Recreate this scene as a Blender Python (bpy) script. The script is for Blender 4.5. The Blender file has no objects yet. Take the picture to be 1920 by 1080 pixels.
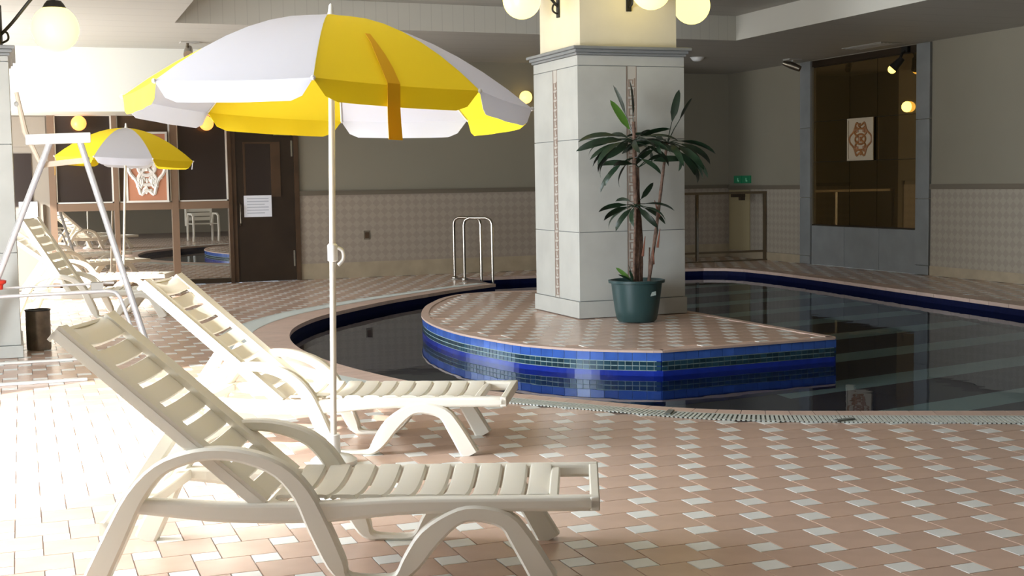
import bpy, bmesh, math, random
from mathutils import Vector, Matrix
from mathutils.geometry import tessellate_polygon
random.seed(7)
PI = math.pi
sc = bpy.context.scene
COL = sc.collection

# ------------------------------------------------------------------ camera
cam_data = bpy.data.cameras.new('camera')
cam_data.sensor_width = 36.0
cam_data.lens = 36.0 * 2450.0 / 1920.0
cam_data.clip_end = 200
camera = bpy.data.objects.new('camera', cam_data)
COL.objects.link(camera)


def cam_axes(pitch, roll, yaw):
    cp, sp, cr, sr = math.cos(pitch), math.sin(pitch), math.cos(roll), math.sin(roll)

    def d(r, u, w):
        y = -u
        y2, z2 = cp * y - sp * w, sp * y + cp * w
        return (cr * r - sr * y2, sr * r + cr * y2, z2)
    X, Y, Z = d(math.cos(yaw), 0, -math.sin(yaw)), d(math.sin(yaw), 0, math.cos(yaw)), d(0, 1, 0)
    return [Vector((X[i], Y[i], Z[i])) for i in range(3)]


c_right, c_down, c_fwd = cam_axes(0.08116551, -0.01600007, -0.35737896)
EYE = Vector((0, 0, 1.2))
rot = Matrix((c_right, -c_down, -c_fwd)).transposed()
camera.matrix_world = Matrix.Translation(EYE) @ rot.to_4x4()
sc.camera = camera

# ------------------------------------------------------------------ light and exposure
sc.view_settings.view_transform = 'Standard'
sc.view_settings.look = 'None'
sc.view_settings.gamma = 1.0
sc.view_settings.use_curve_mapping = False
sc.view_settings.exposure = 0.0

world = bpy.data.worlds.new('sky')
sc.world = world
world.use_nodes = True
bg = world.node_tree.nodes['Background']
bg.inputs[0].default_value = (0.72, 0.86, 1.0, 1)
bg.inputs[1].default_value = 2.5

SUN_DIR = Vector((1.0, 0.60, -0.70)).normalized()
sun_data = bpy.data.lights.new('sun', 'SUN')
sun_data.energy = 14.0
sun_data.angle = 0.02
sun_data.color = (1.0, 0.985, 0.95)
sun = bpy.data.objects.new('sun', sun_data)
COL.objects.link(sun)
sun.rotation_euler = SUN_DIR.to_track_quat('-Z', 'Y').to_euler()


def area_light(name, loc, direction, sx, sy, energy, color):
    l = bpy.data.lights.new(name, 'AREA')
    l.shape = 'RECTANGLE'
    l.size, l.size_y = sx, sy
    l.energy = energy
    l.color = color
    o = bpy.data.objects.new(name, l)
    COL.objects.link(o)
    o.location = loc
    o.rotation_euler = Vector(direction).to_track_quat('-Z', 'Z').to_euler()
    return o


# daylight entering through the window openings of the left wall
area_light('window_daylight_near', (-1.95, 5.65, 1.3), (1, 0, -0.05), 3.3, 2.4, 560, (0.85, 0.92, 1.0))
area_light('window_daylight_far', (-1.95, 13.8, 1.3), (1, 0, -0.05), 4.7, 2.4, 380, (0.88, 0.94, 1.0))


# ------------------------------------------------------------------ materials
def new_mat(name):
    m = bpy.data.materials.new(name)
    m.use_nodes = True
    nt = m.node_tree
    return m, nt, nt.nodes['Principled BSDF']


def mat(name, color, rough=0.5, metal=0.0, var=0.0, scale=8.0, bump=0.0, bscale=60.0, spec=0.5, obj_var=0.0):
    m, nt, b = new_mat(name)
    b.inputs['Roughness'].default_value = rough
    b.inputs['Metallic'].default_value = metal
    b.inputs['Specular IOR Level'].default_value = spec
    b.inputs['Base Color'].default_value = (*color, 1)
    src = None
    if var > 0:
        tc = nt.nodes.new('ShaderNodeTexCoord')
        n = nt.nodes.new('ShaderNodeTexNoise')
        n.inputs['Scale'].default_value = scale
        n.inputs['Detail'].default_value = 4
        nt.links.new(tc.outputs['Object'], n.inputs['Vector'])
        r = nt.nodes.new('ShaderNodeValToRGB')
        r.color_ramp.elements[0].position = 0.3
        r.color_ramp.elements[1].position = 0.7
        r.color_ramp.elements[0].color = (*[c * (1 - var) for c in color], 1)
        r.color_ramp.elements[1].color = (*[min(1, c * (1 + var)) for c in color], 1)
        nt.links.new(n.outputs['Fac'], r.inputs['Fac'])
        src = r.outputs['Color']
    if obj_var > 0:
        oi = nt.nodes.new('ShaderNodeObjectInfo')
        hs = nt.nodes.new('ShaderNodeHueSaturation')
        mr = nt.nodes.new('ShaderNodeMapRange')
        mr.inputs['To Min'].default_value = 1 - obj_var
        mr.inputs['To Max'].default_value = 1 + obj_var
        nt.links.new(oi.outputs['Random'], mr.inputs['Value'])
        nt.links.new(mr.outputs['Result'], hs.inputs['Value'])
        if src is not None:
            nt.links.new(src, hs.inputs['Color'])
        else:
            hs.inputs['Color'].default_value = (*color, 1)
        src = hs.outputs['Color']
    if src is not None:
        nt.links.new(src, b.inputs['Base Color'])
    if bump > 0:
        tc = nt.nodes.new('ShaderNodeTexCoord')
        n = nt.nodes.new('ShaderNodeTexNoise')
        n.inputs['Scale'].default_value = bscale
        bp = nt.nodes.new('ShaderNodeBump')
        bp.inputs['Strength'].default_value = bump
        bp.inputs['Distance'].default_value = 0.01
        nt.links.new(tc.outputs['Object'], n.inputs['Vector'])
        nt.links.new(n.outputs['Fac'], bp.inputs['Height'])
        nt.links.new(bp.outputs['Normal'], b.inputs['Normal'])
    return m


def translucent_mat(name, color, fac, rough=0.5, tcolor=None):
    m, nt, b = new_mat(name)
    b.inputs['Base Color'].default_value = (*color, 1)
    b.inputs['Roughness'].default_value = rough
    b.inputs['Specular IOR Level'].default_value = 0.3
    t = nt.nodes.new('ShaderNodeBsdfTranslucent')
    t.inputs['Color'].default_value = (*(tcolor or color), 1)
    mx = nt.nodes.new('ShaderNodeMixShader')
    mx.inputs[0].default_value = fac
    out = nt.nodes['Material Output']
    nt.links.new(b.outputs[0], mx.inputs[1])
    nt.links.new(t.outputs[0], mx.inputs[2])
    nt.links.new(mx.outputs[0], out.inputs['Surface'])
    return m


def emit_mat(name, color, strength):
    m, nt, b = new_mat(name)
    b.inputs['Base Color'].default_value = (*color, 1)
    b.inputs['Emission Color'].default_value = (*color, 1)
    b.inputs['Emission Strength'].default_value = strength
    b.inputs['Roughness'].default_value = 0.3
    return m


def line_mat(name, color, axis, pitch, dark, rough=0.6, width=0.06):
    """boards with thin joint lines every `pitch` metres along `axis`"""
    m, nt, b = new_mat(name)
    b.inputs['Roughness'].default_value = rough
    tc = nt.nodes.new('ShaderNodeTexCoord')
    sx = nt.nodes.new('ShaderNodeSeparateXYZ')
    nt.links.new(tc.outputs['Object'], sx.inputs[0])
    dv = nt.nodes.new('ShaderNodeMath'); dv.operation = 'DIVIDE'; dv.inputs[1].default_value = pitch
    fr = nt.nodes.new('ShaderNodeMath'); fr.operation = 'FRACT'
    lt = nt.nodes.new('ShaderNodeMath'); lt.operation = 'LESS_THAN'; lt.inputs[1].default_value = width
    nt.links.new(sx.outputs[axis], dv.inputs[0]); nt.links.new(dv.outputs[0], fr.inputs[0]); nt.links.new(fr.outputs[0], lt.inputs[0])
    mx = nt.nodes.new('ShaderNodeMix'); mx.data_type = 'RGBA'
    mx.inputs['A'].default_value = (*color, 1)
    mx.inputs['B'].default_value = (*dark, 1)
    nt.links.new(lt.outputs[0], mx.inputs['Factor'])
    nt.links.new(mx.outputs['Result'], b.inputs['Base Color'])
    return m


def checker_mat(name, c1, c2, horiz, cell):
    """diamond checker on a wall whose horizontal axis is `horiz` (0 = X, 1 = Y)"""
    m, nt, b = new_mat(name)
    b.inputs['Roughness'].default_value = 0.45
    tc = nt.nodes.new('ShaderNodeTexCoord')
    sx = nt.nodes.new('ShaderNodeSeparateXYZ')
    nt.links.new(tc.outputs['Object'], sx.inputs[0])
    a = nt.nodes.new('ShaderNodeMath'); a.operation = 'ADD'
    s = nt.nodes.new('ShaderNodeMath'); s.operation = 'SUBTRACT'
    for n in (a, s):
        nt.links.new(sx.outputs[horiz], n.inputs[0]); nt.links.new(sx.outputs[2], n.inputs[1])
    cb = nt.nodes.new('ShaderNodeCombineXYZ')
    nt.links.new(a.outputs[0], cb.inputs[0]); nt.links.new(s.outputs[0], cb.inputs[1])
    cb.inputs[2].default_value = 0.013
    ck = nt.nodes.new('ShaderNodeTexChecker')
    ck.inputs['Scale'].default_value = 1.0 / (cell * math.sqrt(2))
    ck.inputs['Color1'].default_value = (*c1, 1)
    ck.inputs['Color2'].default_value = (*c2, 1)
    nt.links.new(cb.outputs[0], ck.inputs['Vector'])
    nt.links.new(ck.outputs['Color'], b.inputs['Base Color'])
    return m


def mirror_mat(name, base, tint, fac, rough):
    m, nt, b = new_mat(name)
    b.inputs['Base Color'].default_value = (*base, 1)
    b.inputs['Roughness'].default_value = 0.4
    g = nt.nodes.new('ShaderNodeBsdfGlossy')
    g.inputs['Color'].default_value = (*tint, 1)
    g.inputs['Roughness'].default_value = rough
    mx = nt.nodes.new('ShaderNodeMixShader')
    mx.inputs[0].default_value = fac
    nt.links.new(b.outputs[0], mx.inputs[1]); nt.links.new(g.outputs[0], mx.inputs[2])
    nt.links.new(mx.outputs[0], nt.nodes['Material Output'].inputs['Surface'])
    return m


def water_mat():
    m, nt, b = new_mat('pool water')
    nt.nodes.remove(b)
    tc = nt.nodes.new('ShaderNodeTexCoord')
    mp = nt.nodes.new('ShaderNodeMapping')
    mp.inputs['Scale'].default_value = (1.0, 1.6, 1)
    n = nt.nodes.new('ShaderNodeTexNoise'); n.inputs['Scale'].default_value = 2.2; n.inputs['Detail'].default_value = 2
    bp = nt.nodes.new('ShaderNodeBump'); bp.inputs['Strength'].default_value = 0.05; bp.inputs['Distance'].default_value = 0.02
    nt.links.new(tc.outputs['Object'], mp.inputs[0]); nt.links.new(mp.outputs[0], n.inputs['Vector']); nt.links.new(n.outputs['Fac'], bp.inputs['Height'])
    g = nt.nodes.new('ShaderNodeBsdfGlass')
    g.inputs['IOR'].default_value = 1.33
    g.inputs['Roughness'].default_value = 0.0
    g.inputs['Color'].default_value = (0.72, 0.80, 0.90, 1)
    nt.links.new(bp.outputs['Normal'], g.inputs['Normal'])
    nt.links.new(g.outputs[0], nt.nodes['Material Output'].inputs['Surface'])
    return m


def pool_floor_mat():
    m, nt, b = new_mat('pool bottom with pale lane bands')
    b.inputs['Roughness'].default_value = 0.5
    tc = nt.nodes.new('ShaderNodeTexCoord')
    sx = nt.nodes.new('ShaderNodeSeparateXYZ')
    nt.links.new(tc.outputs['Object'], sx.inputs[0])
    m1 = nt.nodes.new('ShaderNodeMath'); m1.operation = 'MULTIPLY'; m1.inputs[1].default_value = -0.156
    m2 = nt.nodes.new('ShaderNodeMath'); m2.operation = 'MULTIPLY_ADD'; m2.inputs[1].default_value = 0.988
    nt.links.new(sx.outputs[0], m1.inputs[0]); nt.links.new(sx.outputs[1], m2.inputs[0]); nt.links.new(m1.outputs[0], m2.inputs[2])
    sh = nt.nodes.new('ShaderNodeMath'); sh.operation = 'SUBTRACT'; sh.inputs[1].default_value = -2.36
    dv = nt.nodes.new('ShaderNodeMath'); dv.operation = 'DIVIDE'; dv.inputs[1].default_value = 0.95
    fr = nt.nodes.new('ShaderNodeMath'); fr.operation = 'FRACT'
    lt = nt.nodes.new('ShaderNodeMath'); lt.operation = 'LESS_THAN'; lt.inputs[1].default_value = 0.34
    for a, c in ((m2, sh), (sh, dv), (dv, fr), (fr, lt)):
        nt.links.new(a.outputs[0], c.inputs[0])
    mx = nt.nodes.new('ShaderNodeMix'); mx.data_type = 'RGBA'
    mx.inputs['A'].default_value = (0.16, 0.14, 0.15, 1)
    mx.inputs['B'].default_value = (0.60, 0.76, 0.62, 1)
    gt = nt.nodes.new('ShaderNodeMath'); gt.operation = 'GREATER_THAN'; gt.inputs[1].default_value = -0.6
    ml = nt.nodes.new('ShaderNodeMath'); ml.operation = 'MULTIPLY'
    nt.links.new(sx.outputs[0], gt.inputs[0]); nt.links.new(gt.outputs[0], ml.inputs[0]); nt.links.new(lt.outputs[0], ml.inputs[1])
    nt.links.new(ml.outputs[0], mx.inputs['Factor'])
    nt.links.new(mx.outputs['Result'], b.inputs['Base Color'])
    return m


M = dict(
    terracotta=mat('terracotta tile', (0.60, 0.42, 0.325), 0.24, var=0.07, scale=5, obj_var=0.05),
    white_tile=mat('white floor tile', (0.80, 0.80, 0.76), 0.28, var=0.04, scale=6, obj_var=0.04),
    grout=mat('grey floor joint', (0.26, 0.20, 0.17), 0.8),
    coping=mat('pale pink coping tile', (0.60, 0.44, 0.36), 0.5, var=0.06, obj_var=0.04),
    grate=mat('pale grey plastic grate', (0.62, 0.65, 0.60), 0.5),
    grate_dark=mat('dark gutter bed', (0.16, 0.17, 0.15), 0.8),
    navy=mat('navy pool tile', (0.004, 0.007, 0.04), 0.6, var=0.2, scale=30, spec=.12),
    blue=mat('glazed blue tile', (0.045, 0.12, 0.44), 0.2, var=0.15, scale=14, obj_var=0.12),
    deep_blue=mat('deep blue tile', (0.010, 0.030, 0.30), 0.2, var=0.15, scale=18),
    mosaic=mat('dark green mosaic tile', (0.015, 0.05, 0.075), 0.2, obj_var=0.4),
    mosaic_grout=mat('pale mosaic joint', (0.34, 0.44, 0.42), 0.7),
    stone=mat('pale honed marble', (0.51, 0.51, 0.465), 0.4, var=0.08, scale=3.5),
    stone_joint=mat('grey stone joint', (0.25, 0.26, 0.26), 0.7),
    bluestone=mat('blue grey marble', (0.25, 0.257, 0.25), 0.35, var=0.1, scale=4),
    cream=mat('cream plaster', (0.80, 0.72, 0.53), 0.7, var=0.02),
    paint=mat('olive beige wall paint', (0.275, 0.245, 0.182), 0.75, var=0.02, scale=2),
    white_paint=mat('off-white wall paint', (0.82, 0.81, 0.75), 0.7),
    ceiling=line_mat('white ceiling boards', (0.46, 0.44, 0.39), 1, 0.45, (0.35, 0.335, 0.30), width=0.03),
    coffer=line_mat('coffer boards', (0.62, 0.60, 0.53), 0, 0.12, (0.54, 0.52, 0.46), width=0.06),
    dado_x=checker_mat('diamond wall tiles', (0.40, 0.335, 0.265), (0.35, 0.29, 0.23), 0, 0.075),
    dado_y=checker_mat('diamond wall tiles on side wall', (0.40, 0.35, 0.275), (0.35, 0.30, 0.235), 1, 0.075),
    rail=mat('grey brown dado rail', (0.17, 0.14, 0.10), 0.5),
    skirting=mat('tan stone skirting', (0.42, 0.34, 0.23), 0.5, var=0.1, scale=6),
    wood=mat('dark brown wood', (0.075, 0.042, 0.022), 0.35, var=0.25, scale=4),
    door=mat('very dark brown door', (0.030, 0.018, 0.010), 0.35, var=0.2, scale=4),
    brown=mat('brown metal frame', (0.20, 0.13, 0.085), 0.4),
    greybrown=mat('grey brown panel', (0.30, 0.26, 0.21), 0.5),
    white_frame=mat('white metal frame', (0.75, 0.73, 0.68), 0.4),
    dark_glass=mirror_mat('dark screened glass', (0.022, 0.014, 0.012), (0.35, 0.25, 0.18), 0.10, 0.12),
    mirror_glass=mirror_mat('reflecting glass', (0.03, 0.025, 0.02), (0.92, 0.88, 0.82), 0.62, 0.0),
    bronze=mirror_mat('bronze mirror', (0.06, 0.040, 0.012), (0.62, 0.42, 0.20), 0.5, 0.02),
    bronze_dark=mat('dark bronze trim', (0.03, 0.018, 0.008), 0.4),
    chrome=mat('polished steel', (0.50, 0.46, 0.40), 0.2, 1.0),
    steel=mat('brushed steel tube', (0.86, 0.86, 0.88), 0.3, 0.55),
    dark_steel=mat('dark weathered metal', (0.20, 0.17, 0.13), 0.32, 0.9, var=0.3, scale=12),
    rail_metal=mat('bronze railing metal', (0.17, 0.13, 0.08), 0.4, 0.6),
    black=mat('black iron', (0.012, 0.011, 0.01), 0.45),
    plastic=translucent_mat('ivory resin', (0.86, 0.825, 0.73), 0.12, 0.38, (0.92, 0.80, 0.52)),
    white_cloth=translucent_mat('white parasol cloth', (0.62, 0.62, 0.67), 0.33, 0.8, (0.85, 0.85, 0.87)),
    yellow_cloth=translucent_mat('yellow parasol cloth', (0.90, 0.72, 0.03), 0.30, 0.8, (0.96, 0.84, 0.05)),
    strap=translucent_mat('deep yellow strap', (0.88, 0.50, 0.01), 0.2, 0.8),
    pole=mat('ivory parasol pole', (0.70, 0.66, 0.57), 0.35),
    white_plastic=mat('white plastic', (0.80, 0.80, 0.77), 0.35),
    cable=mat('beige canvas', (0.66, 0.55, 0.42), 0.7),
    red=mat('red plastic', (0.72, 0.04, 0.02), 0.4),
    paper=mat('white paper', (0.80, 0.82, 0.88), 0.7),
    ink=mat('pale grey print', (0.50, 0.53, 0.60), 0.7),
    pot=mat('dark green plastic pot', (0.020, 0.055, 0.055), 0.4, bump=0.05),
    soil=mat('dark soil', (0.03, 0.022, 0.015), 0.9, bump=0.6, bscale=40),
    leaf=mat('dark green leaf', (0.010, 0.028, 0.012), 0.38, var=0.3, scale=9, obj_var=0.35),
    leaf_young=mat('bright young leaf', (0.07, 0.17, 0.02), 0.4),
    bark=mat('brown fibrous stem', (0.13, 0.075, 0.05), 0.8, var=0.4, scale=30, bump=0.5),
    sheath=mat('reddish leaf sheath', (0.22, 0.085, 0.05), 0.7),
    tag=mat('pale pot sticker', (0.30, 0.36, 0.33), 0.5),
    strip=mat('ornament strip ground', (0.54, 0.51, 0.45), 0.5),
    key=mat('rust ornament relief', (0.33, 0.25, 0.20), 0.5),
    plaque=mat('pale plaque ground', (0.60, 0.50, 0.36), 0.5),
    plaque_relief=mat('copper scroll relief', (0.38, 0.16, 0.05), 0.4, var=0.15),
    plaque_light=mat('ivory scroll relief', (0.78, 0.76, 0.72), 0.5),
    plaque_red=mat('terracotta plaque ground', (0.50, 0.22, 0.13), 0.6),
    globe=emit_mat('lit opal globe', (1.0, 0.84, 0.27), 2.1),
    amber_reflection=emit_mat('amber lamp reflection', (1.0, 0.40, 0.09), 1.7),
    globe_small=emit_mat('warm bulb and bulb reflection', (1.0, 0.70, 0.16), 2.6),
    exit_green=emit_mat('green sign face', (0.01, 0.14, 0.06), 0.15),
    exit_white=emit_mat('pale green pictogram', (0.2, 0.5, 0.33), 0.15),
    grey_device=mat('grey device housing', (0.42, 0.40, 0.36), 0.5),
    terrace=mat('sunny terrace paving', (0.55, 0.52, 0.48), 0.8),
    beige_panel=mat('plain beige panel', (0.44, 0.36, 0.20), 0.55),
    water=water_mat(),
    pool_floor=pool_floor_mat(),
)


# ------------------------------------------------------------------ mesh helpers
class MB:
    def __init__(s):
        s.v, s.f, s.sm = [], [], []

    def add(s, vs, fs, smooth=False):
        b = len(s.v)
        s.v += [tuple(p) for p in vs]
        s.f += [tuple(i + b for i in q) for q in fs]
        s.sm += [smooth] * len(fs)
        return s

    def box(s, x0, x1, y0, y1, z0, z1):
        vs = [(x, y, z) for z in (z0, z1) for y in (y0, y1) for x in (x0, x1)]
        return s.add(vs, [(0, 2, 3, 1), (4, 5, 7, 6), (0, 1, 5, 4), (2, 6, 7, 3), (0, 4, 6, 2), (1, 3, 7, 5)])

    def obox(s, c, ax, ay, az):
        """oriented box: centre and three half-extent vectors"""
        c, ax, ay, az = Vector(c), Vector(ax), Vector(ay), Vector(az)
        vs = [c + i * ax + j * ay + k * az for k in (-1, 1) for j in (-1, 1) for i in (-1, 1)]
        return s.add(vs, [(0, 2, 3, 1), (4, 5, 7, 6), (0, 1, 5, 4), (2, 6, 7, 3), (0, 4, 6, 2), (1, 3, 7, 5)])

    def prism(s, poly, z0, z1, top=True, bottom=True):
        n = len(poly)
        vs = [(x, y, z0) for x, y in poly] + [(x, y, z1) for x, y in poly]
        fs = [(i, (i + 1) % n, n + (i + 1) % n, n + i) for i in range(n)]
        tri = tessellate_polygon([[Vector((x, y, 0)) for x, y in poly]])
        if top:
            fs += [tuple(n + i for i in t) for t in tri]
        if bottom:
            fs += [tuple(reversed(t)) for t in tri]
        return s.add(vs, fs)

    def tube(s, path, r, n=10, caps=True, smooth=True):
        path = [Vector(p) for p in path]
        rs = r if isinstance(r, (list, tuple)) else [r] * len(path)
        vs, fs = [], []
        prev = None
        for i, p in enumerate(path):
            t = (path[min(i + 1, len(path) - 1)] - path[max(i - 1, 0)]).normalized()
            if prev is None:
                a = t.orthogonal().normalized()
            else:
                a = (prev - prev.dot(t) * t).normalized()
            prev = a
            b = t.cross(a)
            vs += [p + rs[i] * (math.cos(2 * PI * k / n) * a + math.sin(2 * PI * k / n) * b) for k in range(n)]
        for i in range(len(path) - 1):
            fs += [(i * n + k, i * n + (k + 1) % n, (i + 1) * n + (k + 1) % n, (i + 1) * n + k) for k in range(n)]
        s.add(vs, fs, smooth)
        if caps:
            b = len(s.v) - len(vs)
            s.f.append(tuple(b + k for k in reversed(range(n)))); s.sm.append(False)
            s.f.append(tuple(b + len(vs) - n + k for k in range(n))); s.sm.append(False)
        return s

    def lathe(s, prof, c=(0, 0, 0), n=24, smooth=True):
        vs, fs = [], []
        for r, z in prof:
            vs += [(c[0] + r * math.cos(2 * PI * k / n), c[1] + r * math.sin(2 * PI * k / n), c[2] + z) for k in range(n)]
        for i in range(len(prof) - 1):
            fs += [(i * n + k, i * n + (k + 1) % n, (i + 1) * n + (k + 1) % n, (i + 1) * n + k) for k in range(n)]
        return s.add(vs, fs, smooth)

    def sphere(s, c, r, n=24, m=14):
        prof = [(max(1e-4, r * math.sin(PI * i / m)), -r * math.cos(PI * i / m)) for i in range(m + 1)]
        return s.lathe(prof, c, n)

    def sweep(s, pts, depth, t0):
        """rounded flat bar in the s-z plane: pts = (s, z, width), extruded across t from t0 to t0+depth"""
        P = [Vector((p[0], 0, p[1])) for p in pts]
        vs, fs = [], []
        n = 8
        for i, p in enumerate(P):
            t = (P[min(i + 1, len(P) - 1)] - P[max(i - 1, 0)]).normalized()
            nn = Vector((-t.z, 0, t.x))
            w, d, ch = pts[i][2] / 2, depth / 2, 0.008
            for a, b in ((-w, -d + ch), (-w + ch, -d), (w - ch, -d), (w, -d + ch), (w, d - ch), (w - ch, d), (-w + ch, d), (-w, d - ch)):
                q = p + nn * a
                vs.append((q.x, t0 + depth / 2 + b, q.z))
        for i in range(len(P) - 1):
            fs += [(i * n + k, i * n + (k + 1) % n, (i + 1) * n + (k + 1) % n, (i + 1) * n + k) for k in range(n)]
        fs += [tuple(reversed(range(n))), tuple(len(vs) - n + k for k in range(n))]
        return s.add(vs, fs, True)

    def grid(s, rows, thick=0.0, smooth=True):
        """rows of points -> sheet; thick>0 gives it a second side along the normal"""
        R, Cn = len(rows), len(rows[0])
        P = [[Vector(p) for p in r] for r in rows]
        vs = [p for r in P for p in r]
        fs = [(i * Cn + j, i * Cn + j + 1, (i + 1) * Cn + j + 1, (i + 1) * Cn + j) for i in range(R - 1) for j in range(Cn - 1)]
        if thick:
            N = R * Cn
            for i in range(R):
                for j in range(Cn):
                    du = P[min(i + 1, R - 1)][j] - P[max(i - 1, 0)][j]
                    dv = P[i][min(j + 1, Cn - 1)] - P[i][max(j - 1, 0)]
                    nn = dv.cross(du)
                    nn = nn.normalized() if nn.length > 1e-9 else Vector((0, 0, 1))
                    vs.append(P[i][j] + nn * thick)
            fs += [tuple(N + k for k in reversed(f)) for f in fs]
            edge = [(0, j) for j in range(Cn)] + [(i, Cn - 1) for i in range(1, R)] + [(R - 1, j) for j in range(Cn - 2, -1, -1)] + [(i, 0) for i in range(R - 2, 0, -1)]
            e = [i * Cn + j for i, j in edge]
            fs += [(e[k], N + e[k], N + e[(k + 1) % len(e)], e[(k + 1) % len(e)]) for k in range(len(e))]
        return s.add(vs, fs, smooth)


WM = {}          # world matrix of every root / part (kept here so no depsgraph update is needed)


def wm(o):
    return WM.get(o.name, Matrix.Identity(4))


def mesh_of(name, mb, material, inv=None):
    me = bpy.data.meshes.new(name)
    vs = mb.v if inv is None else [tuple(inv @ Vector(p)) for p in mb.v]
    me.from_pydata(vs, [], mb.f)
    bm = bmesh.new(); bm.from_mesh(me)
    bmesh.ops.recalc_face_normals(bm, faces=bm.faces)
    bm.to_mesh(me); bm.free()
    me.materials.append(material)
    if any(mb.sm):
        me.polygons.foreach_set('use_smooth', mb.sm)
        me.set_sharp_from_angle(angle=math.radians(38))
    return me


def build(name, mb, material, parent=None, world=True, bevel=0.0, kind=None, label=None):
    """link mb as ONE mesh object; world=True means mb is given in world coordinates"""
    inv = wm(parent).inverted() if (parent is not None and world) else None
    o = bpy.data.objects.new(name, mesh_of(name, mb, material, inv))
    COL.objects.link(o)
    if parent is not None:
        o.parent = parent
        WM[o.name] = wm(parent)
    if bevel:
        b = o.modifiers.new('edge', 'BEVEL'); b.width = bevel; b.segments = 2; b.limit_method = 'ANGLE'
    if kind:
        o['kind'] = kind
    if label:
        o['label'] = label
    return o


def piece(name, mesh, parent, loc, rotz=0.0, rot=None):
    """a child that shares mesh data; loc is in the parent's space"""
    o = bpy.data.objects.new(name, mesh)
    COL.objects.link(o)
    o.parent = parent
    o.location = loc
    if rot is not None:
        o.rotation_euler = rot
    elif rotz:
        o.rotation_euler = (0, 0, rotz)
    return o


def tag(o, label, cat, group=None):
    o['label'] = label; o['category'] = cat
    if group:
        o['group'] = group
    return o


def thing(name, label, cat, loc=(0, 0, 0), rz=0.0, group=None):
    o = bpy.data.objects.new(name, None)
    COL.objects.link(o)
    o.empty_display_size = 0.1
    o.location = loc; o.rotation_euler = (0, 0, rz)
    WM[o.name] = Matrix.Translation(loc) @ Matrix.Rotation(rz, 4, 'Z')
    return tag(o, label, cat, group)


def struct(name, mb, material, bevel=0.0):
    return build(name, mb, material, None, kind='structure', bevel=bevel)


def catmull(pts, k=6, closed=False):
    out = []
    n = len(pts)
    P = [Vector(p) for p in pts]
    for i in range(n if closed else n - 1):
        p0, p1, p2, p3 = (P[(i + d) % n] if closed else P[max(0, min(n - 1, i + d))] for d in (-1, 0, 1, 2))
        for j in range(k):
            t = j / k
            out.append(0.5 * ((2 * p1) + (p2 - p0) * t + (2 * p0 - 5 * p1 + 4 * p2 - p3) * t * t + (3 * p1 - p0 - 3 * p2 + p3) * t ** 3))
    if not closed:
        out.append(P[-1])
    return out


def inside(pt, poly):
    x, y = pt; c = False; n = len(poly)
    for i in range(n):
        x0, y0 = poly[i]; x1, y1 = poly[(i + 1) % n]
        if (y0 > y) != (y1 > y) and x < (x1 - x0) * (y - y0) / (y1 - y0) + x0:
            c = not c
    return c


def dist_poly(pt, poly):
    p = Vector((pt[0], pt[1])); best = 1e9; n = len(poly)
    for i in range(n):
        a, b = Vector(poly[i]), Vector(poly[(i + 1) % n])
        ab = b - a
        t = max(0, min(1, (p - a).dot(ab) / max(ab.length_squared, 1e-9)))
        best = min(best, (p - a - t * ab).length)
    return best


def in_view(p, margin=30):
    d = Vector(p) - EYE
    z = d.dot(c_fwd)
    if z < 0.3:
        return False
    u, v = 960 + 2450 * d.dot(c_right) / z, 540 + 2450 * d.dot(c_down) / z
    return -margin < u < 1920 + margin and -margin < v < 1080 + margin


# ------------------------------------------------------------------ room constants
XL, XR = -1.7, 10.184          # left (window) wall, right wall
YN, YB, YR = -2.5, 16.472, 17.69   # wall behind the camera, back wall, recessed back wall
XREC = 7.9                     # recess starts here
ZC = 2.781
ISL_Z = 0.078                  # the island stands a step above the deck
WATER_Z = -0.09

# ------------------------------------------------------------------ pool outline
left_curve = [(5.18, 14.44), (4.585, 14.0), (4.06, 13.51), (3.58, 13.07), (3.11, 12.54), (2.66, 11.97), (2.36, 11.49), (2.10, 10.91),
              (1.95, 10.35), (1.876, 9.81), (1.861, 9.29), (1.91, 8.645), (2.036, 7.98), (2.214, 7.41), (2.54, 6.9), (2.84, 6.47),
              (3.13, 6.09), (3.466, 5.81), (3.936, 5.57), (4.296, 5.40), (4.70, 5.21), (5.3, 4.98), (6.1, 4.85), (7.0, 4.95), (7.8, 5.5)]
left_pts = [(p.x, p.y) for p in catmull([(x, y, 0) for x, y in left_curve], 4)]
right_pts = [(8.2, 6.4), (8.33, 7.5), (8.45, 9.4), (8.62, 11.3), (8.80, 13.0), (8.88, 14.2), (8.86, 14.95), (8.76, 15.25), (8.5, 15.45), (8.1, 15.5), (5.23, 15.45)]
pool = left_pts + right_pts

isl_curve = [(5.236, 12.342), (4.926, 12.470), (4.516, 12.567), (4.195, 12.501), (4.018, 12.380), (3.791, 12.098), (3.605, 11.762), (3.415, 11.374),
             (3.192, 10.752), (3.076, 10.257), (3.022, 9.756), (3.024, 9.256), (3.072, 8.927), (3.146, 8.568), (3.243, 8.285), (3.487, 7.933), (3.888, 7.631)]
isl_pts = [(p.x, p.y) for p in catmull([(x, y, 0) for x, y in isl_curve], 5)]
island = isl_pts + [(5.292, 7.714), (5.264, 9.724)]

# ------------------------------------------------------------------ floor with tiles
floor_poly = [(XL, YN), (XR, YN), (XR, YR), (XREC, YR), (XREC, YB), (XL, YB)]
mb = MB()
loops = [[Vector((x, y, 0)) for x, y in floor_poly], [Vector((x, y, 0)) for x, y in reversed(pool)]]
flat = [p for l in loops for p in l]
mb.add([(p.x, p.y, -0.003) for p in flat], [tuple(t) for t in tessellate_polygon(loops)])
floor = struct('floor', mb, M['grout'])

L_T, S_T = 0.18, 0.09
OX, OY = 2.674 - (L_T + S_T / 2), 3.631 - (L_T - S_T / 2)


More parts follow.
